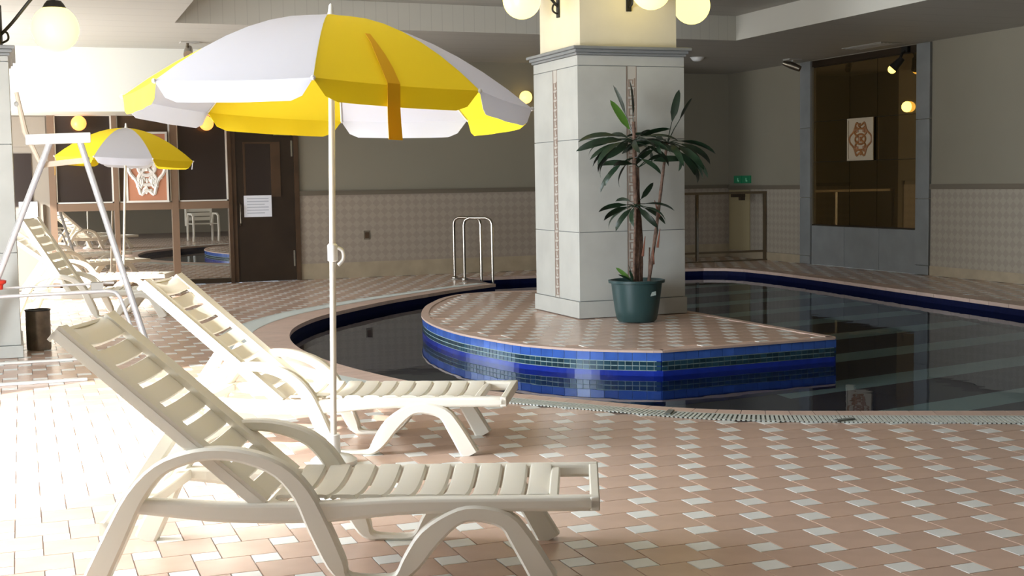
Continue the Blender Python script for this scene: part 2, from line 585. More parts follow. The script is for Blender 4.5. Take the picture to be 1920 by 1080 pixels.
def tile_mb(size, h=0.004, gap=0.0016, c=(0, 0), z=0.0):
    e, b = size / 2 - gap, 0.0008
    x, y = c
    vs = [(x + i * (e), y + j * (e), z - h) for i, j in ((-1, -1), (1, -1), (1, 1), (-1, 1))] + \
         [(x + i * (e - b), y + j * (e - b), z) for i, j in ((-1, -1), (1, -1), (1, 1), (-1, 1))]
    return vs, [(4, 5, 6, 7), (0, 1, 5, 4), (1, 2, 6, 5), (2, 3, 7, 6), (3, 0, 4, 7)]


def lattice(x0, x1, y0, y1):
    big, small = [], []
    for i in range(-80, 120):
        for j in range(-60, 140):
            x, y = OX + i * L_T + j * S_T, OY - i * S_T + j * L_T
            if x0 - 0.3 < x < x1 and y0 - 0.3 < y < y1:
                big.append((x + L_T / 2, y + L_T / 2)); small.append((x + L_T + S_T / 2, y + L_T - S_T / 2))
    return big, small


big_mesh = mesh_of('terracotta_tile', MB().add(*tile_mb(L_T)), M['terracotta'])
small_mesh = mesh_of('white_tile', MB().add(*tile_mb(S_T)), M['white_tile'])
pool_in = pool


def lay_tiles(parent, keep, z, limit, extent):
    big, small = lattice(*extent)
    off = parent.location if parent.type == 'EMPTY' else Vector((0, 0, 0))
    for name, lst, mesh, size, m in (('terracotta_tile', big, big_mesh, L_T, 'terracotta'), ('white_tile', small, small_mesh, S_T, 'white_tile')):
        ok = [p for p in lst if keep(p, size)]
        vis = sorted([p for p in ok if in_view((p[0], p[1], z))], key=lambda p: (Vector((p[0], p[1], z)) - EYE).length)
        near = vis[:limit]
        ns = set(near)
        for p in near:
            piece(name, mesh, parent, (p[0] - off.x, p[1] - off.y, z - off.z))
        rest = MB()
        for p in ok:
            if p not in ns:
                rest.add(*tile_mb(size, c=p, z=z))
        if rest.v:
            build('distant_' + name + 's', rest, M[m], parent, kind='stuff')


def keep_floor(p, size):
    h = size / 2
    if not (XL + h < p[0] < XR - 0.02 and 1.0 < p[1] < YR - 0.02):
        return False
    if p[1] > YB - 0.03 and p[0] < XREC:
        return False
    if inside(p, pool):
        return False
    return dist_poly(p, pool) > 0.20


lay_tiles(floor, keep_floor, 0.0, 298, (XL, XR, 1.0, YR))

# ------------------------------------------------------------------ swimming pool
pool_t = thing('swimming_pool', 'curved indoor swimming pool with dark water and navy tiled edge', 'pool', (5.4, 10.0, -1.18))
mb = MB()
n = len(pool)
mb.add([(x, y, -1.17) for x, y in pool] + [(x, y, -0.002) for x, y in pool], [(i, (i + 1) % n, n + (i + 1) % n, n + i) for i in range(n)])
build('basin_wall', mb, M['navy'], pool_t)
mb = MB(); tri = tessellate_polygon([[Vector((x, y, 0)) for x, y in pool]])
mb.add([(x, y, -1.17) for x, y in pool], [tuple(t) for t in tri])
build('basin_floor', mb, M['pool_floor'], pool_t)
mb = MB()
loops = [[Vector((x, y, 0)) for x, y in pool], [Vector((x, y, 0)) for x, y in reversed(island)]]
flat = [p for l in loops for p in l]
mb.add([(p.x, p.y, WATER_Z) for p in flat], [tuple(t) for t in tessellate_polygon(loops)])
build('water', mb, M['water'], pool_t, label='still dark water reflecting the room')


def ring_normal(poly, i):
    a, b = Vector(poly[i - 1]), Vector(poly[(i + 1) % len(poly)])
    t = (b - a).normalized()
    return Vector((-t.y, t.x)) if not inside((poly[i][0] - t.y * 0.02, poly[i][1] + t.x * 0.02), poly) else Vector((t.y, -t.x))


def resample(pts, step):
    out = [Vector(pts[0])]; acc = 0
    for a, b in zip(pts[:-1], pts[1:]):
        a, b = Vector(a), Vector(b); l = (b - a).length
        while acc + l >= step and l > 0:
            a = a + (b - a).normalized() * (step - acc); l = (b - a).length; acc = 0
            out.append(a.copy())
        acc += l
    out.append(Vector(pts[-1]))
    return out


def resample_even(pts, step):
    tot = sum((Vector(b) - Vector(a)).length for a, b in zip(pts[:-1], pts[1:]))
    k = max(1, round(tot / step))
    out = resample(pts, tot / k - 1e-7)
    if len(out) > k + 1:
        out = out[:k] + [out[-1]]
    return out


def widths(p):
    """coping width and gutter width at a point of the pool rim"""
    keys = [(14.5, .12, .14), (13.5, .18, .17), (12.0, .26, .22), (10.5, .30, .24), (9.0, .26, .22), (7.5, .16, .16), (6.2, .10, .13), (5.7, .12, .17), (5.2, .14, .2), (4.0, .14, .2)]
    y = p[1]
    if y >= keys[0][0]:
        return keys[0][1:]
    for (ya, ca, ga), (yb, cb_, gb) in zip(keys[:-1], keys[1:]):
        if yb <= y <= ya:
            f = (ya - y) / (ya - yb)
            return (ca + f * (cb_ - ca), ga + f * (gb - ga))
    return keys[-1][1:]


rim = resample(left_pts, 0.12)
# outward normals along the open rim
rn = []
for i, p in enumerate(rim):
    a, b = rim[max(i - 1, 0)], rim[min(i + 1, len(rim) - 1)]
    t = (b - a).normalized(); nn = Vector((t.y, -t.x))
    if inside((p.x + nn.x * 0.05, p.y + nn.y * 0.05), pool):
        nn = -nn
    rn.append(nn)
for i in range(len(rim) - 1):
    mbt = MB()
    q = []
    for k, f0 in ((i, 0.012), (i + 1, -0.012)):
        tdir = (rim[i + 1] - rim[i]).normalized() * f0 * 0.15
        cw = widths(rim[k])[0]
        q.append((rim[k] + tdir + rn[k] * -0.01, rim[k] + tdir + rn[k] * cw))
    poly = [q[0][0], q[1][0], q[1][1], q[0][1]]
    mbt.prism([(p.x, p.y) for p in poly], -0.03, 0.005)
    build('coping_tile', mbt, M['coping'], pool_t)
# straight far and right edge: larger coping pieces
edge = resample([left_pts[-1]] + right_pts, 0.30)
for i in range(len(edge) - 1):
    a, b = edge[i], edge[i + 1]
    if (b - a).length < 0.02:
        continue
    t = (b - a).normalized(); nn = Vector((t.y, -t.x))
    mid = (a + b) / 2
    if inside((mid.x + nn.x * 0.05, mid.y + nn.y * 0.05), pool):
        nn = -nn
    g = t * 0.002
    poly = [a + g - nn * 0.01, b - g - nn * 0.01, b - g + nn * 0.22, a + g + nn * 0.22]
    build('coping_tile', MB().prism([(p.x, p.y) for p in poly], -0.03, 0.005), M['coping'], pool_t)
# gutter: bed, two kerbs, cross bars
bed, bars, kerb = MB(), MB(), MB()
fine = resample(left_pts, 0.021)
fn = []
for i, p in enumerate(fine):
    a, b = fine[max(i - 3, 0)], fine[min(i + 3, len(fine) - 1)]
    t = (b - a).normalized(); nn = Vector((t.y, -t.x))
    if inside((p.x + nn.x * 0.05, p.y + nn.y * 0.05), pool):
        nn = -nn
    fn.append(nn)
for i in range(len(fine) - 1):
    p, q, np_, nq = fine[i], fine[i + 1], fn[i], fn[i + 1]
    (cw, gw), (cw2, gw2) = widths(p), widths(q)
    a0, a1 = p + np_ * cw, p + np_ * (cw + gw)
    b0, b1 = q + nq * cw2, q + nq * (cw2 + gw2)
    bed.add([(a0.x, a0.y, 0.001), (b0.x, b0.y, 0.001), (b1.x, b1.y, 0.001), (a1.x, a1.y, 0.001)], [(0, 1, 2, 3)])
    t = (q - p).normalized() * 0.0068
    m0, m1 = (a0 + b0) / 2, (a1 + b1) / 2
    bars.prism([(m0.x - t.x, m0.y - t.y), (m0.x + t.x, m0.y + t.y), (m1.x + t.x, m1.y + t.y), (m1.x - t.x, m1.y - t.y)], 0.001, 0.006, bottom=False)
    for c0, c1, d0, d1 in ((a0, p + np_ * (cw + .018), b0, q + nq * (cw2 + .018)), (p + np_ * (cw + gw - .018), a1, q + nq * (cw2 + gw2 - .018), b1)):
        kerb.add([(c0.x, c0.y, .007), (d0.x, d0.y, .007), (d1.x, d1.y, .007), (c1.x, c1.y, .007)], [(0, 1, 2, 3)])
build('gutter_bed', bed, M['grate_dark'], pool_t)
build('gutter_bars', bars, M['grate'], pool_t, kind='stuff')
build('gutter_rim', kerb, M['grate'], pool_t)
# two small dark lifting slots in the grate
for (x, y), a in (((3.065, 5.93), 0.9), ((3.735, 5.37), 0.1)):
    v = Vector((math.cos(a), math.sin(a), 0)) * 0.055
    build('grate_handle', MB().obox((x, y, 0.010), v, Vector((-v.y, v.x, 0)) * 0.28, (0, 0, 0.004)), M['grate_dark'], pool_t)

# ------------------------------------------------------------------ pool island
isl_t = thing('pool_island', 'tiled island with blue side standing in the pool under the column', 'island', (4.1, 10.0, -1.1))
body = MB()
body.prism(island, -1.16, ISL_Z - 0.006)
build('core', body, M['deep_blue'], isl_t)
lay_tiles(isl_t, lambda p, s: inside(p, island) and dist_poly(p, island) > s * 0.5 + 0.01 and not (4.15 < p[0] < 5.24 and 9.65 < p[1] < 10.74), ISL_Z, 298, (2.9, 5.5, 7.4, 12.7))
build('top_bed', MB().prism(island, ISL_Z - 0.006, ISL_Z - 0.004, bottom=False), M['coping'], isl_t)
n = len(island)
# edging strip on the rim of the top
isl_c = Vector((4.5, 10.6))
mb = MB()
outl = resample(isl_pts + [(5.292, 7.714), (5.264, 9.724), (5.236, 12.342)], 0.06)


def out_n(line, i, poly):
    a, b = line[max(i - 1, 0)], line[min(i + 1, len(line) - 1)]
    t = (b - a).normalized(); nn = Vector((t.y, -t.x)); p = line[i]
    if inside((p.x + nn.x * 0.02, p.y + nn.y * 0.02), poly):
        nn = -nn
    return nn


for i in range(len(outl) - 1):
    p, q = outl[i], outl[i + 1]
    t = (q - p).normalized(); nn = Vector((t.y, -t.x)); mid = (p + q) / 2
    if inside((mid.x + nn.x * .02, mid.y + nn.y * .02), island):
        nn = -nn
    poly = [p + nn * 0.014, q + nn * 0.014, q - nn * 0.05, p - nn * 0.05]
    mb.prism([(v.x, v.y) for v in poly], ISL_Z - 0.012, ISL_Z + 0.003)
build('edge_strip', mb, M['coping'], isl_t)
# side: joint band, one row of blue tiles, two rows of mosaic
band = MB()
for i in range(len(outl) - 1):
    p, q = outl[i], outl[i + 1]
    nn = out_n(outl, i, island); n2 = out_n(outl, i + 1, island)
    a, b = p + nn * .002, q + n2 * .002
    band.add([(a.x, a.y, ISL_Z - .134), (b.x, b.y, ISL_Z - .134), (b.x, b.y, ISL_Z - .006), (a.x, a.y, ISL_Z - .006)], [(0, 1, 2, 3)])
build('joint_band', band, M['mosaic_grout'], isl_t)


def side_tiles(name, step, z0, z1, material, limit, gap=0.0028, proud=0.006):
    segs = []
    for part in (isl_pts, [isl_pts[-1], (5.292, 7.714)]):
        line = resample_even(part, step)
        segs += list(zip(line[:-1], line[1:]))
    for p, q in segs:
        t = (q - p).normalized(); nn = Vector((t.y, -t.x)); mid = (p + q) / 2
        if inside((mid.x + nn.x * .02, mid.y + nn.y * .02), island):
            nn = -nn
        vis = mid.y < 11.1 and mid.x < 5.30
        if not vis:
            continue
        c = mid + nn * proud / 2
        build(name, MB().obox((c.x, c.y, (z0 + z1) / 2), Vector((t.x, t.y, 0)) * ((q - p).length / 2 - gap), Vector((nn.x, nn.y, 0)) * proud / 2, (0, 0, (z1 - z0) / 2 - gap)), material, isl_t)


side_tiles('blue_tile', 0.095, ISL_Z - 0.069, ISL_Z - 0.010, M['blue'], 300, gap=0.0016)
side_tiles('mosaic_tile', 0.048, ISL_Z - 0.101, ISL_Z - 0.070, M['mosaic'], 300)
side_tiles('mosaic_tile', 0.048, ISL_Z - 0.132, ISL_Z - 0.101, M['mosaic'], 300)
mb = MB()
for i in range(len(outl) - 1):
    p, q = outl[i], outl[i + 1]
    nn = out_n(outl, i, island); n2 = out_n(outl, i + 1, island)
    a, b = p + nn * .007, q + n2 * .007
    mb.add([(a.x, a.y, -1.1), (b.x, b.y, -1.1), (b.x, b.y, ISL_Z - .134), (a.x, a.y, ISL_Z - .134)], [(0, 1, 2, 3)])
build('lower_band', mb, M['deep_blue'], isl_t)


# ------------------------------------------------------------------ walls and ceiling
def wall(name, material, *boxes):
    b = MB()
    for x in boxes:
        b.box(*x)
    return struct(name, b, material)


# left wall with two window openings (beside the camera, outside the frame)
wl = wall('wall_left', M['white_paint'], (XL - .2, XL, YN, 4.0, -.01, ZC), (XL - .2, XL, 7.3, 11.4, -.01, ZC), (XL - .2, XL, 16.2, YB, -.01, ZC),
          (XL - .2, XL, 4.0, 7.3, 2.56, ZC), (XL - .2, XL, 11.4, 16.2, 2.56, ZC))
for k, (y0, y1) in enumerate(((4.0, 7.3), (11.4, 16.2))):
    b = MB().box(XL - .12, XL - .06, y0, y1, 2.50, 2.56).box(XL - .12, XL - .06, y0, y1, 0.0, 0.03)
    for f in (0, 1):
        yy = y0 + .03 + f * (y1 - y0 - .06)
        b.box(XL - .12, XL - .06, yy - .03, yy + .03, .03, 2.50)
    struct('window_%d' % (k + 1), b, M['brown'])
wall('wall_front', M['paint'], (XL, XR, YN - .1, YN, -.01, ZC))
wr = wall('wall_right', M['paint'], (XR, XR + .15, YN, 13.155, -.01, ZC), (XR, XR + .15, 15.42, YR + .1, -.01, ZC), (XR + .05, XR + .15, 13.155, 15.42, -.01, ZC), (XR, XR + .05, 13.155, 15.42, 2.772, ZC))
wb = wall('wall_back', M['paint'], (3.29, XREC + .1, YB, YB + .1, -.01, ZC))
wall('wall_recess', M['paint'], (XREC - .1, XR, YR, YR + .1, -.01, ZC), (XREC, XREC + .1, YB + .1, YR, -.01, ZC))
wall('wall_bulkhead', M['white_paint'], (XL, 3.3, 15.55, YB, 2.065, ZC))
wall('wall_behind_glass', M['door'], (XL, 3.29, YB + .12, YB + .2, -.01, ZC))
# dado on back wall, recess and right wall
wall('trim_1', M['dado_x'], (3.29, XREC, YB - .008, YB, .2, 1.065))
wall('trim_2', M['rail'], (3.29, XREC, YB - .028, YB, 1.065, 1.122))
wall('trim_9', M['rail'], (3.29, XREC, YB - .038, YB, 1.108, 1.122))
wall('baseboard_back', M['skirting'], (3.29, XREC, YB - .018, YB, 0, .2))
wall('trim_3', M['dado_x'], (XREC + .1, XR, YR - .008, YR, .2, 1.05))
wall('trim_4', M['rail'], (XREC + .1, XR, YR - .028, YR, 1.05, 1.105))
wall('baseboard_recess', M['skirting'], (XREC + .1, XR, YR - .018, YR, 0, .2))
wall('trim_5', M['dado_y'], (XR - .008, XR, YN, 12.90, .115, 1.032), (XR - .008, XR, 15.67, 17.03, .12, 1.03))
wall('trim_6', M['rail'], (XR - .028, XR, YN, 12.90, 1.032, 1.092), (XR - .028, XR, 15.67, YR - .03, 1.03, 1.09))
wall('baseboard_right', M['skirting'], (XR - .018, XR, YN, 12.90, 0, .115), (XR - .018, XR, 15.67, YR, 0, .115))
wall('trim_7', M['beige_panel'], (XR - .02, XR, 17.05, 17.64, .115, 1.02))

# ceiling with a raised coffer around the column
coffer = [(1.40, 6.6), (7.74, 6.6), (7.80, 13.37), (1.46, 13.10)]
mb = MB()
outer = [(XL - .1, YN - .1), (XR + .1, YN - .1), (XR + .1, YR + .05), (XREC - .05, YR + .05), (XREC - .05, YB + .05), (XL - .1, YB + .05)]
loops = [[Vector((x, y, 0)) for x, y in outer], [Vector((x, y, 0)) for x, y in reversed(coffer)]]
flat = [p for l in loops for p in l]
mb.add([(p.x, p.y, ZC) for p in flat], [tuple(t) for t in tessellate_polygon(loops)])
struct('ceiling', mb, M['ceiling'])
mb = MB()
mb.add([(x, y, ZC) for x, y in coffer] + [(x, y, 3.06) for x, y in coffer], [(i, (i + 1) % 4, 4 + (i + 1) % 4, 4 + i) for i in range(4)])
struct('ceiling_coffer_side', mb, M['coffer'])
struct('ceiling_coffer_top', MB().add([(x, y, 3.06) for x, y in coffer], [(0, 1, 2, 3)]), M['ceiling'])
# roof over it all keeps the sky out
struct('ceiling_slab', MB().box(XL - .2, XR + .2, YN - .1, YR + .2, 3.12, 3.2).box(XL - .2, XL - .02, YN, YR, ZC, 3.12), M['white_paint'])
struct('terrace_ground', MB().box(-30, XL - .2, -20, 40, -.12, -.05), M['terrace'])


# ------------------------------------------------------------------ stone column
def stone_column(label, x0, x1, y0, y1, joints, z_frieze, z_mould, zb, up_inset, cat='column'):
    t = thing('stone_column', label, cat, ((x0 + x1) / 2, (y0 + y1) / 2, zb))
    build('core', MB().box(x0 + .012, x1 - .012, y0 + .012, y1 - .012, zb, z_mould), M['stone_joint'], t)
    zs = [zb] + joints + [z_frieze, z_mould]
    xm, ym, g, sw = (x0 + x1) / 2, (y0 + y1) / 2, .0025, .048
    for k in range(len(zs) - 1):
        a, b = zs[k] + g, zs[k + 1] - g
        base = k == 0
        frieze = k == len(zs) - 2
        pr = .012 if base else 0.0
        if base or frieze:
            build('stone_slab', MB().box(x0 - pr, x1 + pr, y0 - pr, y0 + .03, a, b), M['stone'], t, bevel=.002)
            build('stone_slab', MB().box(x0 - pr, x0 + .03, y0 + .0305, y1 + pr, a, b), M['stone'], t, bevel=.002)
            build('stone_slab', MB().box(x1 - .03, x1 + pr, y0 + .0305, y1 + pr, a, b), M['stone'], t, bevel=.002)
            build('stone_slab', MB().box(x0 + .0305, x1 - .0305, y1 - .03, y1 + pr, a, b), M['stone'], t, bevel=.002)
        else:
            for xa, xb in ((x0, xm - sw), (xm + sw, x1)):
                build('stone_slab', MB().box(xa, xb, y0, y0 + .03, a, b), M['stone'], t, bevel=.002)
                build('stone_slab', MB().box(max(xa, x0 + .031), min(xb, x1 - .031), y1 - .03, y1, a, b), M['stone'], t, bevel=.002)
            for ya, yb in ((y0 + .0305, ym - sw), (ym + sw, y1)):
                build('stone_slab', MB().box(x0, x0 + .03, ya, yb, a, b), M['stone'], t, bevel=.002)
                build('stone_slab', MB().box(x1 - .03, x1, ya, yb, a, b), M['stone'], t, bevel=.002)
    # ornamental strips with small key pattern relief
    z0, z1 = zs[1], z_frieze

    def strip(face):
        gb, kb = MB(), MB()
        w = sw - .006

        def put(m, u0, u1, z_0, z_1, d0, d1):
            if face == 'front':
                m.box(xm + u0, xm + u1, y0 + d0, y0 + d1, z_0, z_1)
            elif face == 'left':
                m.box(x0 + d0, x0 + d1, ym - u1, ym - u0, z_0, z_1)
            else:
                m.box(x1 - d1, x1 - d0, ym - u1, ym - u0, z_0, z_1)
        put(gb, -w, w, z0, z1, .004, .03)
        z = z0 + .02
        while z < z1 - .09:
            h = .078
            for (a, b, c, d) in ((-.030, .030, 0, .009), (-.030, -.021, .009, .052), (-.030, .012, .052, .061), (.005, .013, .024, .052), (.022, .030, .009, .07)):
                put(kb, a, b, z + c, z + d, .0005, .005)
            z += h
        for s in (-1, 1):
            put(kb, s * w - .003, s * w + .003, z0, z1, .0005, .005)
        s = build('carved_strip', gb, M['strip'], t)
        build('key_relief', kb, M['key'], s)
    strip('front'); strip('left'); strip('right')
    # capital moulding in three steps
    mo = MB()
    for pr, za, zc in ((.015, z_mould, z_mould + .02), (.03, z_mould + .02, z_mould + .045), (.05, z_mould + .045, z_mould + .07)):
        mo.box(x0 - pr, x1 + pr, y0 - pr, y1 + pr, za, zc)
    build('capital', mo, M['bluestone'], t, bevel=.006)
    u = up_inset
    build('upper_shaft', MB().box(x0 + u, x1 - u, y0 + u, y1 - u, z_mould + .07, 3.06), M['cream'], t)
    return t


stone_column('pale marble column rising from the pool island behind the potted plant', 4.215, 5.176, 9.714, 10.669,
             [0.218, 0.781, 1.531], 2.121, 2.205, ISL_Z + .001, .047)
stone_column('pale marble pillar at the left edge behind the silver stand', -1.10, -.045, 9.94, 10.99,
             [.09, .752, 1.52], 2.10, 2.14, 0.0, .05)


# ------------------------------------------------------------------ globe lamps
def globe_lamp(label, centre, attach, r=.168):
    c, a = Vector(centre), Vector(attach)
    t = thing('globe_wall_lamp', label, 'lamp', tuple(c), group='globe lamps on the column' if a.x > 2 else None)
    build('globe', MB().sphere(c, r), M['globe'], t)
    build('cap', MB().lathe([(.001, r + .03), (.05, r + .03), (.07, r + .005), (.085, r - .025), (.05, r - .012)], c), M['black'], t)
    d = (a - c); d.z = 0; d.normalize()
    top = c + Vector((0, 0, r + .03))
    wall_p = Vector((a.x, a.y, c.z))
    path = catmull([wall_p + Vector((0, 0, -.05)), wall_p - d * .09 + Vector((0, 0, .04)), c + d * .08 + Vector((0, 0, r + .12)), top], 6)
    build('arm', MB().tube(path, .012), M['black'], t)
    side = Vector((-d.y, d.x, 0))
    b = MB().obox(wall_p - d * .008 + Vector((0, 0, .02)), side * .022, d * .008, (0, 0, .15))
    b.tube(catmull([wall_p - d * .02 + Vector((0, 0, -.10)), wall_p - d * .06 + Vector((0, 0, -.075)), wall_p - d * .055 + Vector((0, 0, -.03)), wall_p - d * .02 + Vector((0, 0, -.02))], 5), .008)
    build('bracket', b, M['black'], t)
    return t


globe_lamp('round opal globe lamp on the shaded left face of the column', (3.918, 10.154, 2.686), (4.264, 10.191, 2.686), .1575)
globe_lamp('round opal globe lamp on the front of the column above the plant', (4.74, 9.434, 2.696), (4.694, 9.763, 2.696), .1575)
globe_lamp('round opal globe lamp peeping past the right side of the column', (5.489, 10.154, 2.686), (5.126, 10.191, 2.686), .1575)
globe_lamp('large glowing globe lamp hanging beside the left pillar', (.285, 10.2, 2.365), (-.097, 10.3, 2.365), .170)


def small_globe(label, c, r, material, back, cat='lamp', group=None):
    t = thing('small_lamp_or_reflection', label, cat, c, group=group)
    build('globe', MB().sphere(c, r, 18, 12), M[material], t)
    c, back = Vector(c), Vector(back)
    d = (back - c).normalized()
    build('holder', MB().tube([c + d * r * .8, back], r * .42), M['bronze_dark'], t)
    return t


small_globe('amber glow of a reflected lamp over the left dark glass pane behind the small parasol', (.672, YB - .17, 1.968), .088, 'amber_reflection', (.672, YB - .02, 1.968))  # this and the next: emissive globes standing in for lamp reflections in the glass
small_globe('amber glow of a reflected lamp over the dark glass pane beside the brown door', (2.15, YB - .17, 1.968), .088, 'amber_reflection', (2.15, YB - .02, 1.968))
small_globe('small warm globe lamp high on the back wall beside the parasol tip', (6.33, YB - .16, 2.315), .085, 'globe_small', (6.33, YB - .001, 2.315))
small_globe('round glow added as a lamp reflection low on the bronze mirror below the spotlight', (XR - .01, 13.36, 2.035), .066, 'globe_small', (XR + .011, 13.36, 2.035))  # lamp reflection in the mirror, added as an emissive globe

# ------------------------------------------------------------------ bronze mirror niche on the right wall
ni = thing('bronze_wall_mirror', 'tall bronze tinted mirror of large panels on the right wall', 'mirror', (XR, 14.28, .55))
ys = [13.16, 13.98, 14.57, 15.41]
zs = [.552, 1.40, 1.945, 2.68]
build('backing', MB().box(XR + .02, XR + .049, 13.157, 15.418, .548, 2.77), M['bronze_dark'], ni)
for i in range(3):
    for k in range(3):
        build('mirror_panel', MB().box(XR + .012, XR + .0215, ys[i] + .004, ys[i + 1] - .004, zs[k] + .004, zs[k + 1] - .004), M['bronze'], ni)
build('top_board', MB().box(XR - .004, XR + .02, 13.157, 15.418, 2.69, 2.77), M['bronze_dark'], ni)
build('bottom_bead', MB().box(XR - .004, XR + .02, 13.157, 15.418, .538, .552), M['bronze_dark'], ni)
su = thing('stone_surround', 'blue grey marble surround framing the bronze mirror on the right wall', 'surround', (XR, 14.28, 0))
for ya, yb in ((12.905, 13.155), (15.42, 15.67)):
    z = [0, .115, .917, 1.868, 2.775]
    for k in range(4):
        build('stone_slab', MB().box(XR - .035, XR + .049 if yb in (13.155,) and False else XR - .001, ya, yb, z[k] + .003, z[k + 1] - .003), M['bluestone'], su, bevel=.003)
for ya, yb in ((13.158, 13.9), (13.9, 14.65), (14.65, 15.417)):
    build('stone_slab', MB().box(XR - .012, XR + .049, ya + .003, yb - .003, .002, .535), M['bluestone'], su, bevel=.003)


def scroll_plaque(t, origin, uax, nax, w, h, ground, relief, border, fat=1.0):
    """flat ornamental plate: border, ground and raised scrolls; u = along the wall, n = out of the wall"""
    o, u, nn = Vector(origin), Vector(uax), Vector(nax)
    up = Vector((0, 0, 1))
    P = lambda a, b, d=0: o + u * a + up * b + nn * d
    build('plate', MB().obox(P(0, 0, .008), u * w / 2, nn * .008, up * h / 2), ground, t)
    fr = MB()
    for s in (-1, 1):
        fr.obox(P(s * (w / 2 - .012), 0, .014), u * .012, nn * .014, up * h / 2)
        fr.obox(P(0, s * (h / 2 - .012), .014), u * (w / 2 - .024), nn * .014, up * .012)
    build('border', fr, border, t)
    r = MB()
    sx, sy = w * .36, h * .38
    loops = []
    loops.append([(sx * (1 + .18 * math.cos(4 * a)) * math.cos(a), sy * (1 + .14 * math.cos(6 * a)) * math.sin(a)) for a in [2 * PI * k / 48 for k in range(49)]])
    loops.append([(sx * .62 * math.sin(2 * a) * (1 + .1 * math.cos(a)), sy * .66 * math.cos(a)) for a in [2 * PI * k / 48 for k in range(49)]])
    loops.append([(sx * .55 * math.cos(a), sy * .30 * math.sin(a)) for a in [2 * PI * k / 30 for k in range(31)]])
    for s in (-1, 1):
        loops.append([(s * (sx * .45 + .035 * w * k / 6 * math.cos(k * .9)), sy * .55 + .05 * h * k / 6 * math.sin(k * .9)) for k in range(1, 12)])
        loops.append([(s * (sx * .45 + .035 * w * k / 6 * math.cos(k * .9)), -sy * .55 - .05 * h * k / 6 * math.sin(k * .9)) for k in range(1, 12)])
        loops.append([(s * sx * .2 * math.sin(k * PI / 8), s * sy * (.75 + .2 * k / 8)) for k in range(9)])
    for lp in loops:
        r.tube([P(a, b, .017) for a, b in lp], w * .026 * fat, 6)
    if fat > 1:
        for k in range(14):
            a0 = 2 * PI * k / 14
            q = P(sx * .98 * math.cos(a0), sy * .90 * math.sin(a0), .012)
            r.tube([q - u * .012 - up * .018, q, q + u * .012 + up * .018], [.014, .03, .014], 6)
            q = P(sx * .42 * math.cos(a0 + .2), sy * .40 * math.sin(a0 + .2) - sy * .1, .012)
            r.tube([q - up * .03, q, q + up * .03], [.010, .024, .010], 6)
    r.tube([P(0, -sy * .15, .016), P(0, sy * .15, .016)], [w * .06, w * .05], 8)
    build('scroll_relief', r, relief, t)


pl = thing('scroll_plaque', 'pale plaque with copper scroll ornament on the bronze mirror', 'plaque', (XR, 14.285, 1.675))
scroll_plaque(pl, (XR - .005, 14.285, 1.675), (0, 1, 0), (-1, 0, 0), .56, .545, M['plaque'], M['plaque_relief'], M['plaque'])
# plaque in the glass partition
pl2 = thing('scroll_plaque', 'white framed plaque with ivory scroll ornament behind the small parasol', 'plaque', (1.44, YB, 1.45))
scroll_plaque(pl2, (1.435, YB - .063, 1.445), (1, 0, 0), (0, -1, 0), .50, .85, M['plaque_red'], M['plaque_light'], M['white_frame'], 1.8)

# spotlight at the top of the mirror
sp = thing('spotlight', 'black spotlight with glowing lens at the top of the bronze mirror', 'spotlight', (XR - .1, 13.40, 2.6))
build('mount', MB().tube([(XR - .02, 13.36, 2.72), (XR - .08, 13.37, 2.68), (XR - .11, 13.38, 2.60)], .018).box(XR - .05, XR - .005, 13.31, 13.43, 2.69, 2.76), M['black'], sp)
build('housing', MB().tube([(XR - .08, 13.36, 2.62), (XR - .13, 13.41, 2.545), (XR - .16, 13.44, 2.50)], [.035, .05, .062], 14), M['black'], sp)
build('lens', MB().sphere((XR - .168, 13.445, 2.492), .052, 16, 10), M['globe_small'], sp)

# ------------------------------------------------------------------ glass partition on the back wall
gp = thing('glass_partition', 'brown framed glass partition with dark upper panes behind the loungers', 'partition', (1.2, YB, 0))
Yf, Yg = YB - .05, YB + .02
build('lower_backing', MB().box(.33, 2.44, YB + .06, YB + .11, 0, 2.07), M['door'], gp)
build('transom', MB().box(.37, 2.41, Yf, Yg, .93, 1.02), M['brown'], gp)
build('head_rail', MB().box(.33, 2.44, Yf, Yg, 2.075, 2.11), M['brown'], gp)
build('sill_rail', MB().box(.37, 2.41, Yf, Yg, .005, .06), M['bronze_dark'], gp)
for xa, xb, z0_ in ((.315, .39, 0), (1.045, 1.10, 0), (1.72, 1.80, 0), (2.405, 2.45, 0)):
    build('mullion', MB().box(xa, xb, Yf - .012, Yg, z0_, 2.075), M['brown'] if xa != 2.405 else M['wood'], gp)
for xa, xb in ((.392, 1.045), (1.80, 2.405)):
    fr = MB()
    for a, b in ((xa, xa + .016), (xb - .016, xb)):
        fr.box(a, b, Yf + .012, Yg, 1.022, 2.074)
    fr.box(xa, xb, Yf + .012, Yg, 1.022, 1.038).box(xa, xb, Yf + .012, Yg, 2.06, 2.074)
    f = build('pane_frame', fr, M['white_frame'], gp)
    build('pane', MB().box(xa + .016, xb - .016, YB, YB + .012, 1.038, 2.06), M['dark_glass'], f)
fr = build('pane_frame', MB().box(1.10, 1.116, Yf + .012, Yg, 1.022, 2.074).box(1.704, 1.72, Yf + .012, Yg, 1.022, 2.074).box(1.10, 1.72, Yf + .012, Yg, 1.022, 1.036), M['white_frame'], gp)
build('pane', MB().box(1.116, 1.704, YB, YB + .012, 1.036, 2.075), M['wood'], fr)
for xa, xb in ((.392, 1.045), (1.10, 1.72), (1.80, 2.405)):
    build('pane', MB().box(xa, xb, YB, YB + .012, .06, .93), M['mirror_glass'], gp)
